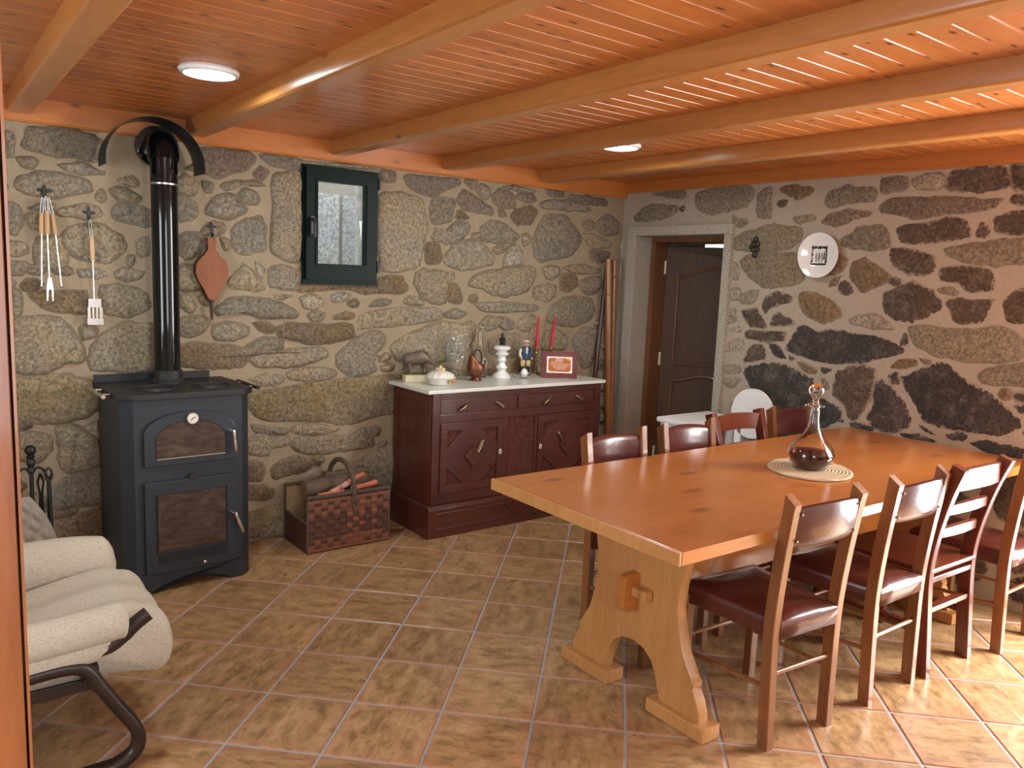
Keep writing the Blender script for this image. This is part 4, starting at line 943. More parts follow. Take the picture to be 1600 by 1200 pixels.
def sb_door(a, b, hs_):
    z0, z1 = .266, .686; y = FRONT
    d = MB().b2((a, y, z0), (b, SY + .002, z1)).build('door', 'carved_mahogany', SB, False)
    mb = MB(); m = .046
    for lo, hi in (((a, y - .012, z0), (b, y, z0 + m)), ((a, y - .012, z1 - m), (b, y, z1)), ((a, y - .012, z0 + m), (a + m, y, z1 - m)), ((b - m, y - .012, z0 + m), (b, y, z1 - m))): mb.b2(lo, hi, .002)
    mb.build('door_frame', 'mahogany_flat', d)
    cx, cz = (a + b) / 2, (z0 + z1) / 2; hw, hh = (b - a) / 2 - m, (z1 - z0) / 2 - m
    k = .36
    MB().prism([(-hw, hh * k), (-hw, -hh * k), (-hw * k, -hh), (hw * k, -hh), (hw, -hh * k), (hw, hh * k), (hw * k, hh), (-hw * k, hh)], lambda u, v, dd: Vector((cx + u, y - dd, cz + v)), 0, .008, .002).build('raised_panel', 'mahogany_flat', d, False)
    MB().prism([(-.060, 0), (0, -.066), (.060, 0), (0, .066)], lambda u, v, dd: Vector((cx + u, y - dd, cz + v)), .008, .018, .003).build('diamond_block', 'carved_mahogany', d, False)
    hx, hz = cx + hs_ * .075, cz + .085
    mb = MB(); mb.ball((hx, y - .014, hz), .006, 8)
    mb.tube(smooth_path([(hx, y - .016, hz), (hx - hs_ * .012, y - .022, hz - .018), (hx - hs_ * .036, y - .024, hz - .062), (hx - hs_ * .044, y - .022, hz - .066), (hx - hs_ * .046, y - .02, hz - .058), (hx - hs_ * .016, y - .016, hz - .006)], 4, True), .0040, 6, closed=True)
    mb.build('bail_handle', 'old_brass', d)
    ex = (b - m / 2) if hs_ > 0 else (a + m / 2)
    mb = MB(); mb.prism([(math.cos(q * math.pi / 8) * .011, math.sin(q * math.pi / 8) * .017) for q in range(16)], lambda u, v, dd: Vector((ex + u, y - dd, cz + .005 + v)), .011, .015); mb.build('escutcheon', 'bone', d, False)
    mb = MB(); mb.prism([(-.002, -.008), (.002, -.008), (.003, .004), (0, .007), (-.003, .004)], lambda u, v, dd: Vector((ex + u, y - dd, cz + .005 + v)), .0145, .0158); mb.build('keyhole', 'figure_black', d, False)
sb_door(SX0 + .056, -1.410, 1); sb_door(-1.135, SX1 - .056, -1)
mb = MB()
for lo, hi in (((SX0 - .008, SY, .20), (SX0, SY + .05, SZ)), ((SX0 - .008, -.08, .20), (SX0, -.03, SZ)), ((SX0 - .008, SY + .05, SZ - .06), (SX0, -.08, SZ)), ((SX0 - .008, SY + .05, .20), (SX0, -.08, .26))): mb.b2(lo, hi)
mb.build('side_frame', 'mahogany', SB, False)

# ---------------- wood stove
ST = thing('wood_stove', 'blue-black iron wood stove with an arched oven door and a glass fire door', 'stove', (-3.284, -.262, 0), R_(2))
W, D_, H, CH = .297, .229, .930, .048
def foot(k=0.0, w=W, d=D_, ch=CH):
    return [(-w - k, d + k), (-w - k, -d + ch - k * .4), (-w + ch - k * .4, -d - k), (w - ch + k * .4, -d - k), (w + k, -d + ch - k * .4), (w + k, d + k)]
MB().prism(foot(), lambda u, v, d: Vector((u, v, d)), .10, H, .004).build('body', 'stove_iron', ST, False)
fw = W - CH
arch = [(-fw, .10), (-fw, 0), (-fw + .055, 0)] + [(-fw + .055 + (2 * fw - .11) * i / 12, .010 + .050 * math.sin(math.pi * i / 12)) for i in range(1, 12)] + [(fw - .055, 0), (fw, 0), (fw, .10)]
MB().prism(arch, lambda u, v, d: Vector((u, d, v)), -D_, -D_ + .02).build('base_skirt', 'stove_iron', ST, False)
for s in (-1, 1):
    MB().prism([(s * (W - CH), -D_), (s * W, -D_ + CH), (s * W, -D_ + CH + .05), (s * (W - CH), -D_ + .03)], lambda u, v, d: Vector((u, v, d)), 0, .10).build('corner_foot', 'stove_iron', ST, False)
    MB().b2((s * W - (.02 if s > 0 else 0), -D_ + CH, .03), (s * W + (.02 if s < 0 else 0), D_, .10)).build('side_skirt', 'stove_iron', ST, False)
    MB().b2((s * (W - .03) - .03, D_ - .06, 0), (s * (W - .03) + .03, D_, .05)).build('back_foot', 'stove_iron', ST, False)
tpo = MB().prism(foot(.020), lambda u, v, d: Vector((u, v, d)), H, H + .030, .004).build('top_plate', 'stove_top_iron', ST, False)
MB().b2((-W - .015, D_ + .006, H + .03), (W - .05, D_ + .018, H + .066)).build('back_ledge', 'stove_top_iron', ST, False)
for cx in (-.115, .150):
    for r in (.092, .070):
        MB().tube([(cx + r * math.cos(q * math.pi / 18), -.075 + r * math.sin(q * math.pi / 18), H + .031) for q in range(36)], .0045, 6, closed=True).build('hotplate_ring', 'stove_top_iron', tpo)
    MB().lathe([(.001, H + .030), (.062, H + .030), (.058, H + .036), (.001, H + .036)], (cx, -.075, 0), n=32).build('hotplate', 'stove_top_iron', tpo)
for s in (-1, 1):
    x = s * (W + .020); rl_ = MB().cyl((x + s * .040, -.17, H + .018), (x + s * .040, .12, H + .018), .009, n=14).build('side_rail', 'steel' if s < 0 else 'stove_top_iron', ST)
    for yy in (-.10, .06): MB().cyl((x - s * .01, yy, H + .018), (x + s * .042, yy, H + .018), .005, n=8).build('rail_stud', 'steel', rl_)
FY = -D_
def archpts(w, zb, zs, rise, n=16): return [(-w, zb), (w, zb)] + [(w * math.cos(math.pi * i / n), zs + rise * math.sin(math.pi * i / n)) for i in range(n + 1)]
od = MB().prism(archpts(.214, .618, .768, .102), lambda u, v, d: Vector((u + .002, FY - d, v)), 0, .020, .005).build('oven_door', 'stove_iron', ST, True, 30)
MB().prism(archpts(.158, .655, .735, .092), lambda u, v, d: Vector((u, FY - d, v)), .018, .0215).build('oven_glass', 'sooty_glass', od, False)
mb = MB(); mb.tube([(u, FY - .021, v) for u, v in archpts(.160, .653, .735, .094)], .0028, 6, closed=True); mb.build('glass_bead', 'stove_top_iron', od)
MB().b2((-.158, FY - .0245, .650), (.158, FY - .020, .6545)).build('glass_ledge', 'steel', od, False)
g = MB().tube([(.004, FY - .020, .836), (.004, FY - .032, .836)], .027, 24).build('thermometer', 'steel', od)
MB().tube([(.004, FY - .032, .836), (.004, FY - .0335, .836)], .023, 24).build('dial', 'dial_white', g)
MB().tube([(-.006, FY - .0342, .829), (.014, FY - .0342, .844)], .0018, 6).build('needle', 'figure_black', g)
def lever(x, z, ang, nm, par):
    mb = MB(); mb.cyl((x - .014, FY - .018, z + .004), (x, FY - .046, z), .008, n=12)
    dx, dz = math.sin(ang), -math.cos(ang)
    P = [(x + dx * q, FY - .048, z + dz * q) for q in (-.008, .0, .02, .05, .085, .108)]
    mb.tube(P, [.008, .010, .009, .0105, .0105, .005], 12); mb.build(nm, 'chrome', par)
lever(.192, .758, .10, 'lever_handle', od)
fd = MB().b2((-.213, FY - .020, .100), (.214, FY, .545), .005).build('fire_door', 'stove_iron', ST)
MB().b2((-.158, FY - .0225, .205), (.160, FY - .018, .482), .004).build('fire_glass', 'sooty_glass', fd)
MB().tube([(-.162, FY - .021, .201), (.164, FY - .021, .201), (.164, FY - .021, .486), (-.162, FY - .021, .486)], .0045, 6, closed=True).build('glass_bead', 'stove_top_iron', fd)
for zz in (.186, .172, .158):
    MB().b2((-.158, FY - .026, zz - .004), (.164, FY - .018, zz + .003), .001).build('vent_slat', 'stove_top_iron', fd)
MB().b2((-.052, FY - .0215, .118), (.06, FY - .019, .130), .001).build('air_slot', 'figure_black', fd)
MB().ball((.052, FY - .030, .124), .010, 10).build('air_knob', 'chrome', fd)
MB().cyl((.005, FY - .008, .552), (.005, FY - .022, .552), .018, n=16).build('latch_boss', 'stove_top_iron', ST)
lever(.198, .345, .36, 'lever_handle', fd)
# the stove pipe, its elbow into the wall and the sheet shield above
PC = Vector((-3.288, -.148, 0)); PB = H + .0305
SP = thing('stove_pipe', 'glossy black enamelled stove pipe with an elbow into the stone wall', 'pipe', PC)
MB().lathe([(.082, PB), (.082, PB + .010), (.070, PB + .020), (.070, PB + .060), (.064, PB + .066)], n=36, caps=False).build('collar', 'stove_top_iron', SP)
MB().cyl((0, 0, PB + .03), (0, 0, 1.935), .0615, n=40).build('pipe', 'enamel_black', SP)
MB().lathe([(.063, 1.930), (.0655, 1.932), (.0655, 1.940), (.063, 1.942)], n=40, caps=False).build('joint_band', 'steel', SP)
MB().cyl((0, 0, 1.94), (0, 0, 2.060), .063, n=40).build('upper_pipe', 'enamel_black', SP)
mb = MB(); ez = 2.050; pts = [(0, 0, ez)] + [(0, .068 - .068 * math.cos(R_(a)), ez + .075 * math.sin(R_(a))) for a in (22, 45, 68, 90)] + [(0, .146, ez + .075)]
mb.tube(pts, [.073] * 6, 28); mb.build('elbow', 'enamel_black', SP, True, 20)
MB().tube([(0, .105, ez + .075), (0, .130, ez + .075)], .100, 32).build('wall_flange', 'enamel_black', SP)
hd = MB(); rr, n = .222, 26
def hp(t, y, r):
    a = R_(-6 + 192 * t); return Vector((-3.335 + r * math.cos(a), y, 2.022 + r * .98 * math.sin(a)))
hd.loft([[hp(i / n, y, r) for (y, r) in ((-.036, rr), (-.225, rr), (-.225, rr - .003), (-.036, rr - .003))] for i in range(n + 1)])
ho = hd.build('heat_shield', 'sheet_black', None, True, 40); tag(ho, 'arched black sheet-metal heat shield over the pipe elbow', 'heat shield')

# ---------------- white plastic chair and side table between the doorway and the dining table
HC = thing('round_back_chair', 'glossy white plastic chair with a round backrest against the stone wall', 'chair', (-.300, -1.405, 0), R_(90))
mb = MB(); mb.prism([(.148 * math.cos(q * math.pi / 20), .775 + .155 * math.sin(q * math.pi / 20)) for q in range(40)], lambda u, v, d: Vector((u, d, v)), -.135, -.105, .010)
mb.build('backrest', 'white_plastic', HC, True, 30)
for s in (-1, 1):
    mb = MB(); mb.bar([(s * .09, -.12, .68), (s * .09, -.12, .44)], .03, .05, (1, 0, 0)); mb.build('back_support', 'white_plastic', HC)
    for yy in (-.12, .14): MB().cyl((s * .155, yy * 1.15, 0), (s * .13, yy, .44), .016, n=14).build('leg', 'white_plastic', HC)
MB().b2((-.158, -.15, .425), (.158, .19, .460), .012).build('seat', 'white_plastic', HC)
WT = thing('white_side_table', 'small white plastic side table in front of the doorway jamb', 'side table', (-.345, -1.120, 0))
MB().b2((-.25, -.125, .690), (.25, .125, .722), .008).build('tabletop', 'white_plastic', WT)
MB().b2((-.23, -.105, .640), (.23, .105, .690), .004).build('apron', 'white_plastic', WT)
for s in (-1, 1):
    for q in (-1, 1): MB().b2((s * .21 - .018, q * .09 - .018, 0), (s * .21 + .018, q * .09 + .018, .64), .004).build('leg', 'white_plastic', WT)

# ---------------- lounge chair with cream cushions on a bentwood frame
AC = thing('lounge_chair', 'cream upholstered lounge chair on a dark bentwood frame', 'armchair')
def roll(path, rx, rz, name, parent, mat='cream_fabric', n=20):
    P = smooth_path(path, 5); m = len(P); mb = MB(); rings = []
    for i, p in enumerate(P):
        t = i / (m - 1); k = min(1.0, math.sqrt(max(0.02, min(t, 1 - t) * 9)))
        rings.append([Vector((p.x, p.y + rx * k * math.cos(a) * (1 - .12 * math.sin(a)), p.z + rz * k * math.sin(a))) for a in [2 * math.pi * q / n for q in range(n)]])
    mb.loft(rings); return mb.build(name, mat, parent, True, 80)
# seat cushion, tufted, with a rounded front that rolls over the frame
mb = MB()
prof = [(-4.62, .36), (-4.45, .385), (-4.25, .400), (-4.05, .425), (-3.92, .452), (-3.81, .466), (-3.74, .450), (-3.690, .405), (-3.668, .335), (-3.680, .270), (-3.72, .238), (-3.78, .25), (-3.90, .275), (-4.25, .265), (-4.62, .26)]
SPp = smooth_path([(a, 0, b) for a, b in prof], 3, True); rings = []
for j in range(21):
    v = -1 + 2 * j / 20; yy = -1.525 + v * .262
    sc = 1 - .30 * max(0, abs(v) - .72) ** 1.3 / .28 ** 1.3
    r = []
    for q in SPp:
        tuft = .012 * math.cos(v * math.pi * 1.5) ** 2 * (1 if q.z > .38 else .3)
        seam = -.010 * math.exp(-((q.x + 3.755) / .016) ** 2) - .008 * math.exp(-((q.x + 4.08) / .02) ** 2)
        cx, cz = (-4.1 if q.x < -3.9 else q.x - .05), .345
        r.append(Vector((q.x if q.x < -3.75 else -3.75 + (q.x + 3.75) * sc, yy, cz + (q.z - cz) * sc + (tuft + seam if q.z > .30 else 0))))
    rings.append(r)
mb.loft(rings); mb.build('seat_cushion', 'cream_fabric', AC, True, 80)
roll([(-4.62, -1.225, .43), (-4.35, -1.225, .455), (-4.10, -1.225, .470), (-3.93, -1.225, .472), (-3.82, -1.225, .462), (-3.745, -1.225, .445)], .085, .098, 'arm_cushion', AC)
roll([(-4.62, -1.815, .44), (-4.35, -1.815, .450), (-4.10, -1.815, .456), (-3.95, -1.815, .464), (-3.86, -1.815, .472), (-3.820, -1.815, .474)], .058, .057, 'arm_cushion', AC)
roll([(-4.62, -1.842, .385), (-4.30, -1.842, .395), (-4.05, -1.842, .402), (-3.855, -1.842, .418)], .020, .042, 'arm_skirt', AC)
mb = MB()  # back cushion, mostly behind the jamb
mb.grid(lambda u, v: Vector((-4.52 - .34 * v - .06 * math.sin(math.pi * u) * math.sin(math.pi * v), -1.80 + .55 * u, .42 + .62 * v)), 10, 12)
mb.grid(lambda u, v: Vector((-4.60 - .34 * v + .10 * math.sin(math.pi * u) * math.sin(math.pi * v) - .06, -1.80 + .55 * u, .42 + .62 * v)), 10, 12)
bmesh.ops.remove_doubles(mb.bm, verts=mb.bm.verts[:], dist=.0005)
mb.build('back_cushion', 'cream_fabric', AC, True, 80)
for yy in (-1.842, -1.225):
    P = smooth_path([(-4.75, yy, .345), (-4.40, yy, .350), (-4.12, yy, .368), (-4.00, yy, .372), (-3.945, yy, .352), (-3.905, yy, .285), (-3.865, yy, .215), (-3.825, yy, .150), (-3.806, yy, .100), (-3.815, yy, .052), (-3.86, yy, .024), (-3.93, yy, .017), (-4.3, yy, .017), (-4.75, yy, .017)], 5)
    mb = MB(); mb.bar(P, .038, .048, (0, 1, 0), .25); mb.build('bentwood_leg', 'bentwood', AC, True, 50)
    y2 = yy + (.004 if yy < -1.5 else 0)
    mb = MB(); mb.bar(smooth_path([(-4.5, y2, .352), (-4.05, y2, .385), (-3.90, y2, .402), (-3.845, y2, .428), (-3.805, y2, .462), (-3.768, y2, .486)], 4), .038, .040, (0, 1, 0), .2); mb.build('arm_rail', 'bentwood', AC, True, 50)
MB().b2((-4.6, -1.80, .262), (-3.90, -1.25, .300), .004).build('seat_frame', 'bentwood', AC)
for xx, zz in ((-3.93, .335), (-4.45, .315)):
    MB().b2((xx - .022, -1.84, zz - .03), (xx + .022, -1.22, zz + .02), .004).build('cross_rail', 'bentwood', AC)
MB().b2((-4.30, -1.84, .004), (-4.25, -1.22, .032), .004).build('cross_rail', 'bentwood', AC)

# ---------------- firewood basket
BX0, BX1, BY0, BY1, BH = -2.640, -2.135, -.372, -.045, .315
BK = thing('firewood_basket', 'dark red woven wood-strip basket with an arched handle holding firewood', 'basket')
NC, NR = 13, 9
MB().b2((BX0, BY0 + .006, .012), (BX1, BY0 + .012, BH - .01)).build('front_lining', 'basket_dark', BK, False)
cw, rh = (BX1 - BX0 - .012) / NC, (BH - .035) / NR
def strip(path, w, along, name, mat):
    mb = MB(); sec = [(-w / 2, -.0014), (w / 2, -.0014), (w / 2, .0014), (-w / 2, .0014)]
    mb.loft([[Vector(p) + Vector((along[0] * a, b, along[1] * a)) for a, b in sec] for p in path]); return mb.build(name, mat, BK, True, 50)
rb = random.Random(4)
for i in range(NC):
    xc = BX0 + .006 + cw * (i + .5)
    path = [(xc, BY0 + (.0035 * math.cos(math.pi * (j / 4 - .5 + i + .5 - .5) ) if True else 0), .018 + rh * j / 4) for j in range(NR * 4 + 1)]
    strip(path, cw * .92, (1, 0), 'upright_strip', 'basket_dark' if rb.random() < .5 else 'basket_red')
for r_ in range(NR):
    zc = .018 + rh * (r_ + .5)
    path = [(BX0 + .006 + cw * j / 4, BY0 - .0035 * math.cos(math.pi * (j / 4 - .5 + r_ + .0)), zc) for j in range(NC * 4 + 1)]
    strip(path, rh * .90, (0, 1), 'weft_strip', 'basket_red' if rb.random() < .7 else 'basket_dark')
MB().b2((BX0, BY1 - .006, .012), (BX1, BY1, BH)).build('back_panel', 'plywood', BK, False)
MB().b2((BX0, BY0, 0), (BX1, BY1, .014), .003).build('bottom', 'basket_dark', BK)
for x, nm in ((BX0, 'end_panel'), (BX1 - .008, 'end_panel')):
    MB().b2((x, BY0 + .012, .014), (x + .008, BY1 - .006, .165), .002).build(nm, 'basket_dark', BK)
    MB().cyl((x + .004, BY0 + .012, .168), (x + .004, BY1 - .006, .168), .008, n=8).build('end_rim', 'basket_rope', BK)
    for yy in (BY0 + .003, BY1 - .003): MB().cyl((x + .004, yy, .012), (x + .004, yy, BH), .007, n=8).build('corner_cord', 'basket_rope', BK)
def rope(p0, p1, r, turns, name, mat):
    p0, p1 = Vector(p0), Vector(p1); d = (p1 - p0); t = d.normalized(); a = t.cross(Vector((0, 0, 1))).normalized(); b = a.cross(t)
    mb = MB()
    for ph in (0, math.pi): mb.tube([p0 + d * (i / 90) + (a * math.cos(ph + turns * 6.283 * i / 90) + b * math.sin(ph + turns * 6.283 * i / 90)) * r for i in range(91)], r * 1.05, 6)
    return mb.build(name, mat, BK)
rope((BX0, BY0, BH + .003), (BX1, BY0, BH + .003), .0065, 16, 'braided_rim', 'basket_rope')
rope((BX0, BY1, BH + .003), (BX1, BY1, BH + .003), .0065, 16, 'braided_rim', 'basket_rope')
MB().b2((BX0, BY0 - .006, .285), (BX1, BY0 + .004, .300), .002).build('rim_band', 'basket_red', BK)
MB().b2((BX0, BY0 - .006, .008), (BX1, BY0 + .004, .022), .002).build('rim_band', 'basket_red', BK)
hx = -2.365; hpts = smooth_path([(hx, BY0 - .006, .27), (hx, BY0 - .004, .36), (hx, BY0 + .035, .425), (hx, BY0 + .10, .462), (hx, BY0 + .165, .470), (hx, BY0 + .235, .455), (hx, BY0 + .30, .405), (hx, BY1 + .004, .34), (hx, BY1 + .004, .27)], 10)
mb = MB(); mb.tube(hpts, [.013 + (.0025 if i % 2 else 0) for i in range(len(hpts))], 10); mb.build('handle', 'basket_rope', BK, True, 25)
for dx in (-.018, 0, .018): MB().cyl((hx, BY0 - .010, .30), (hx + dx, BY0 - .008, .235), .006, n=8).build('handle_lashing', 'basket_rope', BK)
def log(label, p0, p1, r, mat, endmat, wob, seed, name='firewood_log', n=14, group='firewood in the basket'):
    p0, p1 = Vector(p0), Vector(p1); t = thing(name, label, 'firewood', p0, 0, group); d = p1 - p0
    mb = MB(); rr = random.Random(seed); P = [d * (i / 12) for i in range(13)]
    mb.tube(P, [r * (1 + wob * rr.uniform(-1, 1)) for _ in P], n)
    for v in mb.bm.verts:
        v.co += Vector((0, mnoise.noise(v.co * 18 + Vector((seed, 0, 0))), mnoise.noise(v.co * 18 + Vector((0, seed, 0))))) * r * .22
    mb.build('bark', mat, t, True, 70)
    tt = d.normalized()
    for q, nm in ((0, 'cut_end'), (1, 'cut_end')):
        c = d * q + tt * (.001 if q else -.001); MB().tube([c, c + tt * (.002 if q else -.002)], r * .93, n).build(nm, endmat, t)
    return t
log('thick round log with rough grey-brown bark lying on top in the basket', (-2.590, -.205, .320), (-2.215, -.190, .338), .049, 'bark', 'log_end', .05, 1)
log('pale split log resting against the wall side of the basket', (-2.42, -.092, .345), (-2.160, -.090, .352), .032, 'bark', 'log_end', .08, 2)
log('brown log under the thick bark log in the basket', (-2.57, -.20, .215), (-2.20, -.20, .215), .044, 'bark', 'log_end', .06, 3)
log('brown log lying at the bottom of the basket near its open end', (-2.58, -.13, .070), (-2.20, -.13, .070), .046, 'bark', 'log_end', .06, 4)
log('brown log lying at the bottom of the basket along the woven front', (-2.58, -.29, .065), (-2.20, -.29, .065), .046, 'bark', 'log_end', .06, 5)
log('short pink-stripped stick crossing the basket before the handle', (-2.480, -.318, .318), (-2.330, -.262, .352), .0155, 'pink_stick', 'pink_stick', .10, 6, 'firewood_stick')
log('bright red barked stick along the front rim right of the basket handle', (-2.345, -.316, .322), (-2.190, -.300, .336), .0165, 'red_stick', 'pink_stick', .10, 7, 'firewood_stick')
log('short red stick pointing up behind the basket handle', (-2.355, -.275, .352), (-2.255, -.272, .388), .0140, 'red_stick', 'red_stick', .10, 8, 'firewood_stick')
log('thin orange-brown stick at the open end of the basket rim', (-2.555, -.322, .312), (-2.40, -.318, .318), .0125, 'red_stick', 'log_end', .10, 9, 'firewood_stick')

# ---------------- things on the sideboard
Z = .8905
def at(px, py, Y): 
    p = on_y(px, py, Y); return (p.x, Y, Z)
p = at(652, 585, -.130)
BO = thing('boar_figurine', 'bronze-coloured wild boar figurine on a yellow onyx base', 'figurine', p, R_(-14))
MB().b2((-.085, -.040, 0), (.085, .040, .045), .003).build('base', 'onyx', BO)
MB().b2((-.080, -.036, .045), (.080, .036, .053), .002).build('ground', 'moss_green', BO)
mb = MB(); n = 18
spine = [(-.094, .137, .004, .006), (-.090, .136, .016, .022), (-.076, .134, .026, .034), (-.050, .136, .029, .037), (-.020, .141, .030, .040), (.010, .147, .031, .043), (.034, .149, .030, .042), (.056, .144, .026, .035), (.074, .134, .021, .027), (.090, .123, .015, .018), (.104, .114, .011, .012), (.116, .108, .009, .009), (.119, .107, .004, .004)]
mb.loft([[Vector((x, ry * math.cos(t), z + rz_ * math.sin(t) * (1.12 if math.sin(t) > 0 else .95))) for t in [2 * math.pi * q / n for q in range(n)]] for x, z, ry, rz_ in spine])
for v in mb.bm.verts: v.co += Vector((0, 1, 1)) * (.003 * mnoise.noise(v.co * 70))
mb.build('body', 'boar_bronze', BO, True, 70)
for i, (x, y, pts_) in enumerate(((-.066, .019, [(-.066, .115), (-.076, .090), (-.068, .072), (-.070, .052)]), (-.060, -.019, [(-.060, .115), (-.058, .090), (-.050, .072), (-.050, .052)]), (.040, .018, [(.040, .118), (.036, .090), (.040, .072), (.038, .052)]), (.046, -.018, [(.046, .118), (.052, .090), (.058, .072), (.060, .052)]))):
    MB().tube([(a_, y, b_) for a_, b_ in pts_], [.020, .012, .007, .008], 10).build('leg', 'boar_bronze', BO)
mb = MB(); mb.tube(smooth_path([(-.092, 0, .145), (-.102, 0, .130), (-.100, 0, .105)], 4), .003, 6); mb.build('tail', 'boar_bronze', BO)
for s in (-1, 1):
    mb = MB(); mb.tube([(.060, s * .016, .166), (.052, s * .024, .190)], [.009, .002], 8); mb.build('ear', 'boar_bronze', BO)
p = at(688, 590, -.285)
DI = thing('lidded_dish', 'small white porcelain dish with a fluted flower lid', 'dish', p)
MB().lathe([(.001, 0), (.062, 0), (.070, .006), (.084, .038), (.094, .044), (.094, .048), (.080, .050), (.001, .050)], n=36).build('bowl', 'porcelain', DI)
mb = MB(); n = 48
mb.loft([[Vector((r * (1 + .05 * math.cos(k * 2 * math.pi / n * 12)) * math.cos(k * 2 * math.pi / n), r * (1 + .05 * math.cos(k * 2 * math.pi / n * 12)) * math.sin(k * 2 * math.pi / n), z)) for k in range(n)] for r, z in ((.084, .049), (.080, .060), (.062, .074), (.035, .082), (.004, .085))])
mb.build('lid', 'porcelain', DI)
for i in range(5):
    a = i * 1.2566; mb = MB(); mb.ball((.018 * math.cos(a), .018 * math.sin(a), .091), .014, 8, (1, 1, .8)); mb.build('petal', 'flower_pink' if i % 2 else 'flower_yellow', DI)
MB().ball((0, 0, .102), .012, 8).build('flower_heart', 'flower_yellow', DI)
for a, m_ in ((-62, 'floral_orange'), (-84, 'floral_green'), (-40, 'floral_orange')):
    c_ = Vector((.0845 * math.cos(R_(a)), .0845 * math.sin(R_(a)), .026)); mb = MB(); mb.ball(c_, .014, 8, (.6, .6, 1)); mb.build('painted_flower', m_, DI)
p = at(712, 560, -.125)
GO = thing('glass_goblet', 'large cut-glass goblet vase on a knopped stem', 'vase', p)
prof = [(.001, .001), (.045, .001), (.048, .006), (.030, .014), (.014, .024), (.016, .034), (.023, .044), (.023, .056), (.015, .066), (.018, .074), (.040, .086), (.056, .105), (.064, .140), (.070, .200), (.080, .272), (.083, .280), (.079, .281), (.066, .200), (.060, .142), (.052, .110), (.036, .094), (.001, .090)]
MB().lathe(prof, n=40).build('goblet', 'cut_glass', GO)
p = at(744, 580, -.215)
JU = thing('copper_jug', 'squat copper coal-scuttle jug with a hoop handle', 'jug', p, R_(0))
mb = MB(); n = 32; prof = [(.036, 0, 0), (.042, .003, 0), (.030, .016, 0), (.026, .022, 0), (.040, .034, 0), (.056, .058, 0), (.060, .085, 0), (.054, .110, .1), (.042, .128, .55), (.030, .142, 1.0), (.027, .144, 1.0), (.038, .128, .55), (.048, .108, .1), (.052, .085, 0), (.030, .04, 0), (.001, .034, 0)]
rings = []
for r, z, k in prof:
    rings.append([Vector((r * math.cos(a) - k * .020, r * math.sin(a), z + k * (.030 * -math.cos(a) - .006))) for a in [2 * math.pi * q / n for q in range(n)]])
mb.loft(rings); mb.build('jug_body', 'copper', JU)
mb = MB(); mb.tube(smooth_path([(-.045, 0, .135), (-.028, 0, .178), (.002, 0, .195), (.030, 0, .180), (.040, 0, .140), (.035, 0, .110)], 5), .004, 8); mb.build('hoop_handle', 'wrought_iron', JU)
mb = MB(); mb.tube(smooth_path([(.048, .0, .128), (.068, 0, .138), (.080, 0, .120), (.072, 0, .085), (.060, 0, .050)], 5), .005, 8); mb.build('back_handle', 'steel', JU)
p = at(751, 520, -.085)
CA = thing('glass_carafe', 'clear glass carafe with a ball stopper behind the copper jug', 'carafe', p)
MB().lathe([(.001, .001), (.045, .001), (.052, .010), (.055, .060), (.048, .120), (.028, .175), (.019, .22), (.018, .285), (.022, .30), (.017, .30), (.014, .285), (.015, .22), (.024, .175), (.044, .118), (.051, .060), (.046, .012), (.001, .009)], n=28).build('bottle', 'clear_glass', CA)
MB().lathe([(.001, .27), (.010, .275), (.012, .302), (.009, .308), (.017, .322), (.018, .334), (.010, .346), (.001, .349)], n=20).build('stopper', 'clear_glass', CA)
p = at(784, 560, -.150)
LM = thing('milk_glass_lamp', 'white milk-glass oil lamp base with a black burner cap', 'lamp', p)
MB().lathe([(.001, 0), (.064, 0), (.065, .008), (.054, .022), (.034, .038), (.028, .048), (.036, .060), (.042, .066), (.036, .074), (.026, .086), (.022, .100), (.030, .110), (.034, .116), (.028, .124), (.026, .136), (.034, .146), (.046, .156), (.046, .162), (.034, .170), (.034, .178), (.054, .188), (.057, .198), (.050, .208), (.026, .214), (.001, .216)], n=36).build('glass_body', 'milk_glass', LM)
MB().lathe([(.001, .214), (.021, .214), (.022, .226), (.015, .232), (.020, .240), (.024, .252), (.018, .262), (.010, .266), (.012, .276), (.008, .288), (.002, .296)], n=20).build('burner_cap', 'figure_black', LM)
p = at(822, 550, -.125)
FG_ = thing('man_figurine', 'painted figurine of a man in a cap and blue jacket', 'figurine', p, R_(-22))
MB().lathe([(.001, 0), (.040, 0), (.042, .004), (.038, .010), (.001, .012)], n=20).build('base', 'figure_black', FG_)
for s in (-1, 1):
    mb = MB(); mb.tube([(s * .020, -.018, .016), (s * .020, .004, .018), (s * .020, .008, .030), (s * .020, .006, .066)], [.008, .012, .012, .013], 10); mb.build('boot', 'figure_black', FG_)
    mb = MB(); mb.tube([(s * .020, .006, .064), (s * .021, .004, .082), (s * .016, .006, .105), (s * .013, .006, .118)], [.013, .018, .017, .015], 10); mb.build('trouser_leg', 'figure_yellow', FG_)
    mb = MB(); mb.tube(smooth_path([(s * .030, .004, .182), (s * .042, .0, .160), (s * .044, -.010, .138), (s * .038, -.022, .124)], 3), [.011] * 3 + [.010] * 3 + [.009] * 3 + [.008], 10); mb.build('sleeve', 'figure_blue' if s > 0 else 'figure_cream', FG_)
    MB().ball((s * .037, -.026, .120), .009, 8).build('hand', 'figure_skin', FG_)
MB().lathe([(.001, .104), (.024, .104), (.028, .112), (.025, .135), (.028, .160), (.034, .180), (.028, .192), (.012, .200), (.001, .200)], (0, .004, 0), n=20, sx=1.1, sy=.75).build('jacket', 'figure_blue', FG_)
mb = MB(); mb.b2((-.006, -.022, .150), (.006, -.016, .196), .002); mb.build('shirt_front', 'figure_cream', FG_)
mb = MB(); mb.ball((0, 0, .216), .019, 12, (.92, 1, 1.12)); mb.tube([(0, .002, .194), (0, 0, .206)], .009, 10); mb.build('head', 'figure_skin', FG_)
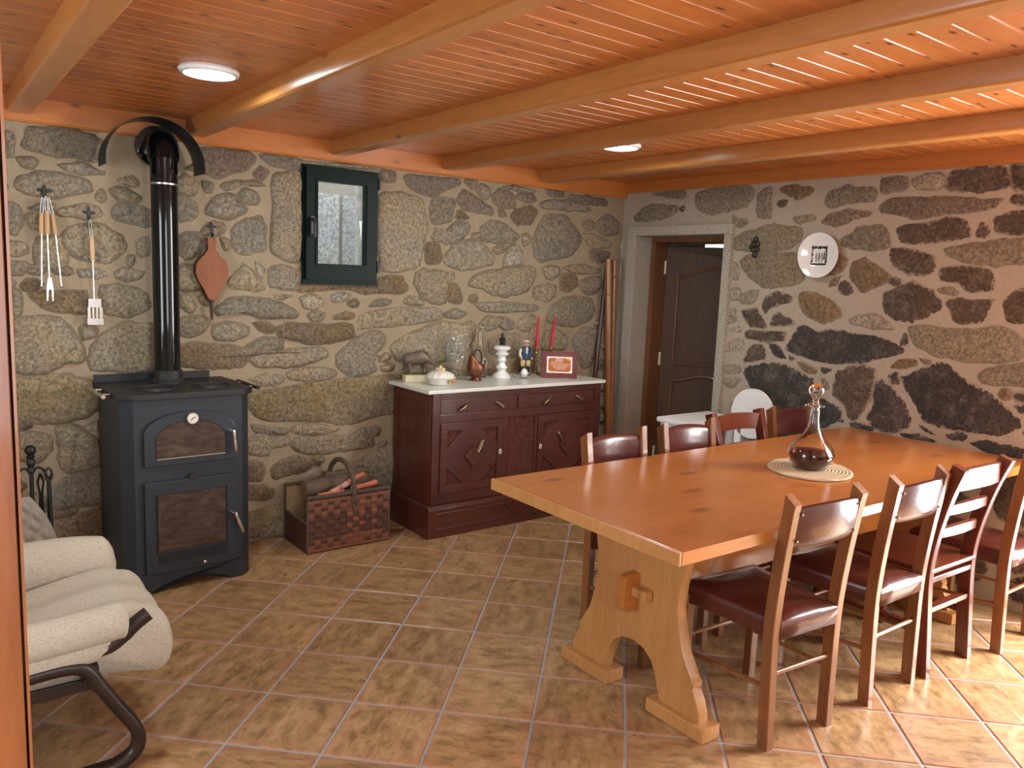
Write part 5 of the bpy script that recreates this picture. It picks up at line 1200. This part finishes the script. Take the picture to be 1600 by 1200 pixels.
MB().ball((0, -.019, .213), .004, 6, (.8, 1.2, 1)).build('nose', 'figure_skin', FG_)
for s in (-1, 1):
    MB().ball((s * .007, -.0175, .219), .0022, 6).build('eye', 'figure_black', FG_); MB().ball((s * .0185, 0, .214), .004, 6).build('ear', 'figure_skin', FG_)
MB().b2((-.006, -.0185, .2035), (.006, -.015, .2055)).build('mouth', 'candle_red', FG_)
mb = MB(); mb.lathe([(.001, .222), (.021, .224), (.0235, .232), (.018, .241), (.001, .244)], n=20); mb.build('cap', 'figure_cream', FG_)
mb = MB(); mb.lathe([(.001, .226), (.014, .226), (.014, .229), (.001, .229)], (0, -.018, 0), n=16); mb.build('cap_peak', 'figure_black', FG_)
for px, lean, lab, yy in ((838, .010, 'brass candlestick with a straight red candle beside the figurine', -.080), (861, .024, 'brass candlestick with a leaning red candle behind the plaque', -.085)):
    p = at(px, 550, yy)
    CS = thing('candlestick', lab, 'candlestick', p, 0, 'pair of brass candlesticks')
    MB().lathe([(.001, 0), (.036, 0), (.037, .005), (.022, .014), (.011, .026), (.016, .034), (.018, .042), (.009, .052), (.008, .075), (.014, .086), (.014, .094), (.008, .104), (.007, .130), (.013, .140), (.013, .148), (.009, .156), (.016, .166), (.018, .172), (.011, .172), (.010, .190), (.012, .192), (.001, .192)], n=20).build('stick', 'brass', CS)
    MB().tube([(0, 0, .180), (lean * .5, 0, .30), (lean, 0, .395), (lean * 1.04, 0, .408)], [.0115, .0100, .0065, .001], 14).build('candle', 'candle_red', CS)
p = on_z(846, 590, Z); q = on_z(901, 592, Z); ang = math.atan2(q.y - p.y, q.x - p.x); wd = (q - p).length
PL = thing('award_plaque', 'glossy dark red wooden plaque with an engraved copper plate', 'plaque', ((p.x + q.x) / 2, (p.y + q.y) / 2, Z + .001), ang)
TILT = Matrix.Rotation(R_(-12), 3, 'X')
def pl(u, v, d): return TILT @ Vector((u, -d, v))
hw, hh = wd / 2, .178
MB().prism([(-hw, 0), (hw, 0), (hw, hh), (-hw, hh)], pl, -.012, .004, .003).build('board', 'plaque_wood', PL, False)
a, b, c, d = -hw + .033, hw - .033, .034, hh - .034
MB().prism([(a, c), (b, c), (b, d), (a, d)], pl, .004, .0058).build('white_mount', 'plaque_white', PL, False)
def notch(a, b, c, d, r):
    out = []
    for (cx, cy, s0) in ((a, c, 90), (b, c, 180), (b, d, 270), (a, d, 360)):
        out += arc(cx, cy, r, s0, s0 - 90, 5)
    return out
pp = notch(a + .010, b - .010, c + .009, d - .009, .009)
pp = pp if sum(pp[i][0] * pp[(i + 1) % len(pp)][1] - pp[(i + 1) % len(pp)][0] * pp[i][1] for i in range(len(pp))) > 0 else pp[::-1]
MB().prism(pp, pl, .0055, .0068).build('engraved_plate', 'plaque_copper', PL, False)
MB().prism([(b - .052, d - .010), (b - .018, d - .010), (b - .012, d - .030)], pl, .0066, .0072).build('gold_ribbon', 'plaque_gold', PL, False)
rl = random.Random(2); cxm, cwid = (a + b) / 2, (b - a)
for i, f in enumerate((.30, .36, .66, .74, .62, .48, .30)):
    zz = d - .018 - i * .0112; x = cxm - cwid * f / 2
    while x < cxm + cwid * f / 2:
        ln = rl.uniform(.005, .014)
        if i > 2 or x + ln < b - .052: MB().prism([(x, zz), (x + ln, zz), (x + ln, zz + (.005 if i < 2 else .0035)), (x, zz + (.005 if i < 2 else .0035))], pl, .0067, .0073).build('engraved_word', 'plaque_white', PL, False)
        x += ln + .004
p = at(817, 585, -.250)
CD = thing('crystal_dish', 'low clear crystal leaf-shaped dish on the marble top', 'dish', p, R_(-10))
mb = MB(); n = 40
def wave(r, z, k): return [Vector((1.55 * r * (1 + k * math.cos(7 * t)) * math.cos(t), r * (1 + k * math.cos(7 * t)) * math.sin(t), z + (k * .05 * math.cos(7 * t)))) for t in [2 * math.pi * q / n for q in range(n)]]
mb.loft([wave(.001, .001, 0), wave(.036, .001, .04), (wave(.050, .018, .12)), (wave(.062, .032, .16)), wave(.058, .033, .16), wave(.044, .016, .10), wave(.030, .008, .04), wave(.001, .007, 0)])
mb.build('dish', 'cut_glass', CD)
EG = MB().lathe([(.001, 0), (.012, .001), (.021, .012), (.024, .026), (.021, .042), (.012, .054), (.001, .058)], n=22).build('white_egg', 'milk_glass')
tag(EG, 'pale bluish glass egg standing in the crystal dish', 'egg'); EG.location = (p[0] + .012, p[1], Z + .0095)

# ---------------- bamboo poles in the corner
def pole(label, p0, p1, r, mat, joints, name):
    p0, p1 = Vector(p0), Vector(p1); t = thing(name, label, 'pole', p0, 0, 'poles leaning in the corner'); d = p1 - p0
    MB().tube([d * (i / 10) for i in range(11)], [r * (1.06 - .12 * i / 10) for i in range(11)], 18).build('cane', mat, t)
    for f in joints:
        c = d * f; u_ = d.normalized(); MB().tube([c - u_ * .006, c - u_ * .002, c + u_ * .002, c + u_ * .006], [r * .98, r * 1.13, r * 1.13, r * .98], 18, caps=False).build('node', mat, t)
pole('thick brown bamboo pole leaning in the corner next to the sideboard', (-.150, -.150, 0), (-.215, -.090, 1.712), .025, 'bamboo_wood', (.06, .24, .40, .545, .69, .85), 'bamboo_pole')
pole('slimmer reddish bamboo pole leaning in the corner next to the doorway', (-.085, -.105, 0), (-.138, -.072, 1.705), .020, 'bamboo_wood', (.15, .33, .51, .66, .79, .93), 'bamboo_pole')
a_, b_ = on_y(950, 404, -.05), on_y(931, 592, -.07); dd = (a_ - b_); fl_ = b_ - dd * (b_.z / dd.z)
pole('dark thin cane leaning behind the bamboo poles', (fl_.x, -.06, 0), (a_.x, -.05, a_.z), .017, 'dark_cane', (.3, .7), 'dark_cane')

# ---------------- things hung on the stone wall by the stove
def iron_hook(label, px, py, scale=1.0, drop=.05):
    c = on_y(px, py, -.030); t = thing('iron_hook', label, 'hook', (c.x, -.022, c.z), 0, 'black iron hooks on the stone wall')
    mb = MB()
    pts = []
    for q in range(48):
        an = 2 * math.pi * q / 48; r = .030 * scale * (.30 + .70 * abs(math.cos(2 * an)) ** 1.6); pts.append((r * math.cos(an), r * math.sin(an)))
    mb.prism(pts, lambda u, v, d: Vector((u, -d, v)), -.004, .004); mb.build('rosette', 'wrought_iron', t, False)
    MB().tube(smooth_path([(0, -.002, -.02), (0, -.006, -.02 - drop * .7), (0, -.020, -.02 - drop), (0, -.030, -.012 - drop * .8)], 4), .0045, 8).build('hook', 'wrought_iron', t)
    return t
iron_hook('black iron cross hook holding three skewers', 69, 297)
iron_hook('black iron cross hook holding the spatula', 139, 332, .95)
iron_hook('black iron cross hook holding the bellows', 331, 354, .8, .03)
def w3(px, py, Y=-.045): 
    p = on_y(px, py, Y); return Vector((p.x, Y, p.z))
def utensil(label, cat, name, top, hb0, hb1, tip, Y=-.045, loop=True):
    o = w3(*top, Y); t = thing(name, label, cat, o, 0, 'barbecue tools hung on the stone wall'); L_ = lambda q: w3(*q, Y) - o
    mb = MB(); d = (L_(hb0) - L_(top)); s_ = Vector((.006, 0, 0))
    mb.tube([L_(hb0) - s_, L_(top) - s_ * .6, L_(top) + Vector((0, 0, .004)), L_(top) + s_ * .6, L_(hb0) + s_], .0018, 6); mb.build('hanging_loop', 'steel', t)
    mb = MB(); mb.tube([L_(hb0), L_(hb0).lerp(L_(hb1), .1), L_(hb0).lerp(L_(hb1), .6), L_(hb1)], [.008, .0105, .0115, .010], 12); mb.build('handle', 'handle_wood', t)
    mb = MB(); mb.tube([L_(hb1), L_(tip)], .0030, 8); mb.build('shaft', 'steel', t)
    return t, L_
t, L_ = utensil('thin skewer with a wooden handle, outermost toward the jamb', 'skewer', 'skewer', (66, 310), (65, 332), (65, 367), (65, 446), -.050)
MB().ball(L_((65, 446)), .007, 8, (.8, .6, 1.6)).build('tip', 'steel', t)
t, L_ = utensil('thin skewer with a wooden handle slanting toward the spatula', 'skewer', 'skewer', (76, 310), (81, 334), (87, 367), (96, 447), -.050)
MB().ball(L_((96, 446)), .007, 8, (.8, .6, 1.6)).build('tip', 'steel', t)
t, L_ = utensil('two-pronged barbecue fork with a wooden handle between two skewers', 'fork', 'barbecue_fork', (71, 308), (73, 329), (74, 366), (77, 434), -.062)
mb = MB(); b0 = L_((77.5, 434)); mb.prism([(-.007, -.0), (.007, 0), (.014, -.05), (.013, -.108), (.008, -.108), (.006, -.062), (0, -.050), (-.006, -.062), (-.010, -.108), (-.015, -.108), (-.014, -.05)], lambda u, v, d: b0 + Vector((u, -d, v)), -.002, .002); mb.build('prongs', 'steel', t, False)
t, L_ = utensil('slotted steel spatula with a wooden handle', 'spatula', 'spatula', (140, 345), (143, 370), (145, 408), (147, 468), -.052)
mb = MB(); b0 = L_((148, 467)); H2 = .122
for (u0, u1, v0, v1) in ((-.028, .028, 0, -.040), (-.032, -.020, -.040, -.096), (-.012, -.004, -.040, -.096), (.004, .012, -.040, -.096), (.020, .032, -.040, -.096), (-.034, .036, -.096, -.125)):
    mb.b2(b0 + Vector((u0, -.0015, v1)), b0 + Vector((u1, .0015, v0)))
mb.build('blade', 'chrome', t, False)
p = on_y(331, 372, -.06); BL = thing('fireplace_bellows', 'heart-shaped wooden fireplace bellows with a dark nozzle', 'bellows', (p.x, -.02, p.z))
ol = [(-.018, 0), (.018, 0), (.022, -.02), (.020, -.055), (.028, -.078), (.062, -.108), (.083, -.150), (.080, -.195), (.060, -.240), (.034, -.280), (.020, -.318), (-.020, -.318), (-.034, -.280), (-.060, -.240), (-.080, -.195), (-.083, -.150), (-.062, -.108), (-.028, -.078), (-.020, -.055), (-.022, -.02)]
ol2 = [(a.x, a.y) for a in smooth_path([(u, v, 0) for u, v in ol], 3, True)]
MB().prism(ol2, lambda u, v, d: Vector((u, -d, v)), .030, .046, .004).build('front_board', 'bellows_wood', BL, True, 30)
MB().prism(ol2, lambda u, v, d: Vector((u, -d, v)), -.008, .006, .003).build('back_board', 'leather_strap', BL, True, 30)
MB().prism([(u * 1.04, -.2 + (v + .2) * 1.0) for u, v in ol2 if v < -.07], lambda u, v, d: Vector((u, -d, v)), .006, .030).build('leather_gusset', 'leather_strap', BL, False)
MB().tube([(.0, -.02, -.31), (0, -.02, -.34), (.002, -.02, -.425)], [.016, .010, .007], 12).build('nozzle', 'leather_strap', BL)
for i in range(8):
    an = R_(200 + 20 * i); MB().ball((.062 * math.cos(an) * 1.0, -.047, -.165 - .0 + .045 * math.sin(an)), .003, 6).build('stud', 'brass', BL)

# ---------------- plate and iron ornament on the right wall
c = on_x(1281, 399, -.03); PT = thing('wall_plate', 'round white china plate with a black engraved picture', 'plate', (-.034, c.y, c.z))
mb = MB(); n = 48
mb.loft([[Vector((-x, r * math.cos(t), r * math.sin(t))) for t in [2 * math.pi * q / n for q in range(n)]] for r, x in ((.001, .004), (.075, .004), (.088, .012), (.128, .020), (.131, .021), (.128, .016), (.085, .004), (.070, -.004), (.001, -.004))])
mb.build('plate', 'plate_white', PT)
pr = random.Random(11)
def blot(cy, cz, a, b, m, nm='engraving', k=.3):
    pts = [(cy + a * math.cos(6.283 * q / 14) * pr.uniform(1 - k, 1 + k), cz + b * math.sin(6.283 * q / 14) * pr.uniform(1 - k, 1 + k)) for q in range(14)]
    MB().prism(pts, lambda u, v, d: Vector((-d, u, v)), .0041, .0049).build(nm, m, PT, False)
for u in range(9): blot(.045 - u * .011, -.052, .008, .006, 'print_black')
for v in range(5):
    blot(.044, -.036 + v * .020, .006, .011, 'print_grey' if v % 2 else 'print_black'); blot(-.046, -.036 + v * .020, .006, .011, 'print_black')
for u in (-.040, -.028, -.008, .004, .024, .036): blot(u, .048 - abs(abs(u) - .018) * .3, .009, .009, 'print_black' if u < .03 else 'print_grey')
blot(.016, -.012, .007, .030, 'print_grey'); blot(-.020, -.014, .007, .028, 'print_grey'); blot(-.002, -.010, .004, .034, 'print_black'); blot(-.034, -.005, .004, .028, 'print_black')
c = on_x(1180, 386, -.02); OR = thing('iron_ornament', 'small dark iron ornament of linked rings on the stone wall', 'ornament', (-.022, c.y, c.z))
for u, v, r in ((0, .048, .013), (.016, .018, .014), (-.016, .020, .014), (.014, -.016, .014), (-.015, -.014, .014), (.0, -.046, .015), (.030, -.002, .010)):
    MB().tube([(0, u + r * math.cos(q * math.pi / 9), v + r * 1.15 * math.sin(q * math.pi / 9)) for q in range(18)], .0042, 6, closed=True).build('ring', 'wrought_iron', OR)

# ---------------- fireside tools beside the stove
TS = thing('fire_tool_stand', 'black wrought-iron fireside tool stand with a ball finial', 'tool stand', (-3.905, -.235, 0))
MB().lathe([(.001, 0), (.085, 0), (.088, .008), (.07, .016), (.02, .026), (.012, .04), (.001, .04)], n=24).build('base', 'wrought_iron', TS)
MB().cyl((0, 0, .03), (0, 0, .60), .009, n=12).build('pole', 'wrought_iron', TS)
MB().lathe([(.009, .585), (.016, .592), (.016, .602), (.011, .610), (.017, .622), (.018, .640), (.012, .650), (.017, .656), (.017, .664), (.010, .670)], n=18).build('turned_knop', 'wrought_iron', TS)
MB().ball((0, 0, .690), .024, 14).build('finial', 'wrought_iron', TS)
for s in (-1, 1):
    MB().tube(smooth_path([(0, 0, .575), (s * .02, 0, .605), (s * .045, -.002, .598), (s * .062, -.004, .560), (s * .075, -.006, .552), (s * .080, -.006, .572)], 4), .006, 8).build('arm', 'wrought_iron', TS)
PK = thing('fire_poker', 'black iron fire poker hanging from the tool stand toward the stove', 'poker', (-3.836, -.265, .09), 0, 'fireside tools on the stand')
MB().tube([(0, 0, .03), (-.004, 0, .24), (-.004, 0, .46)], [.015, .012, .009], 10).build('shaft', 'wrought_iron', PK)
MB().tube([(-.004 + .014 * math.cos(q * math.pi / 9), 0, .485 + .030 * math.sin(q * math.pi / 9)) for q in range(18)], .005, 8, closed=True).build('ring_handle', 'wrought_iron', PK)
TG_ = thing('fire_tongs', 'thin black iron tongs with a looped end behind the poker', 'tongs', (-3.866, -.20, .05), 0, 'fireside tools on the stand')
for s in (-1, 1): MB().tube([(s * .012, 0, 0), (s * .004, 0, .42), (s * .012, 0, .48), (0, 0, .52)], .005, 8).build('tong_arm', 'wrought_iron', TG_)
QP = thing('quilted_pad', 'grey quilted pad hanging over the fireside tool stand', 'pad', (-3.930, -.330, .230))
mb = MB()
def quilt(u, v, s): 
    x = -.10 + .165 * u * (1 - .55 * (v - .35) ** 2 * (1 if v > .35 else .3)); z = .27 * v; x += .06 * (1 - v) * u
    q = abs(math.sin((u * 3 + v * 3) * math.pi)) * abs(math.sin((u * 3 - v * 3) * math.pi))
    return Vector((x - .02 * v, s * (.012 + .016 * q) * min(1, 8 * min(u, 1 - u, v, 1 - v) + .1), z))
mb.grid(lambda u, v: quilt(u, v, -1), 26, 30); mb.grid(lambda u, v: quilt(u, v, 1), 26, 30)
mb.build('quilting', 'quilt_grey', QP, True, 80)
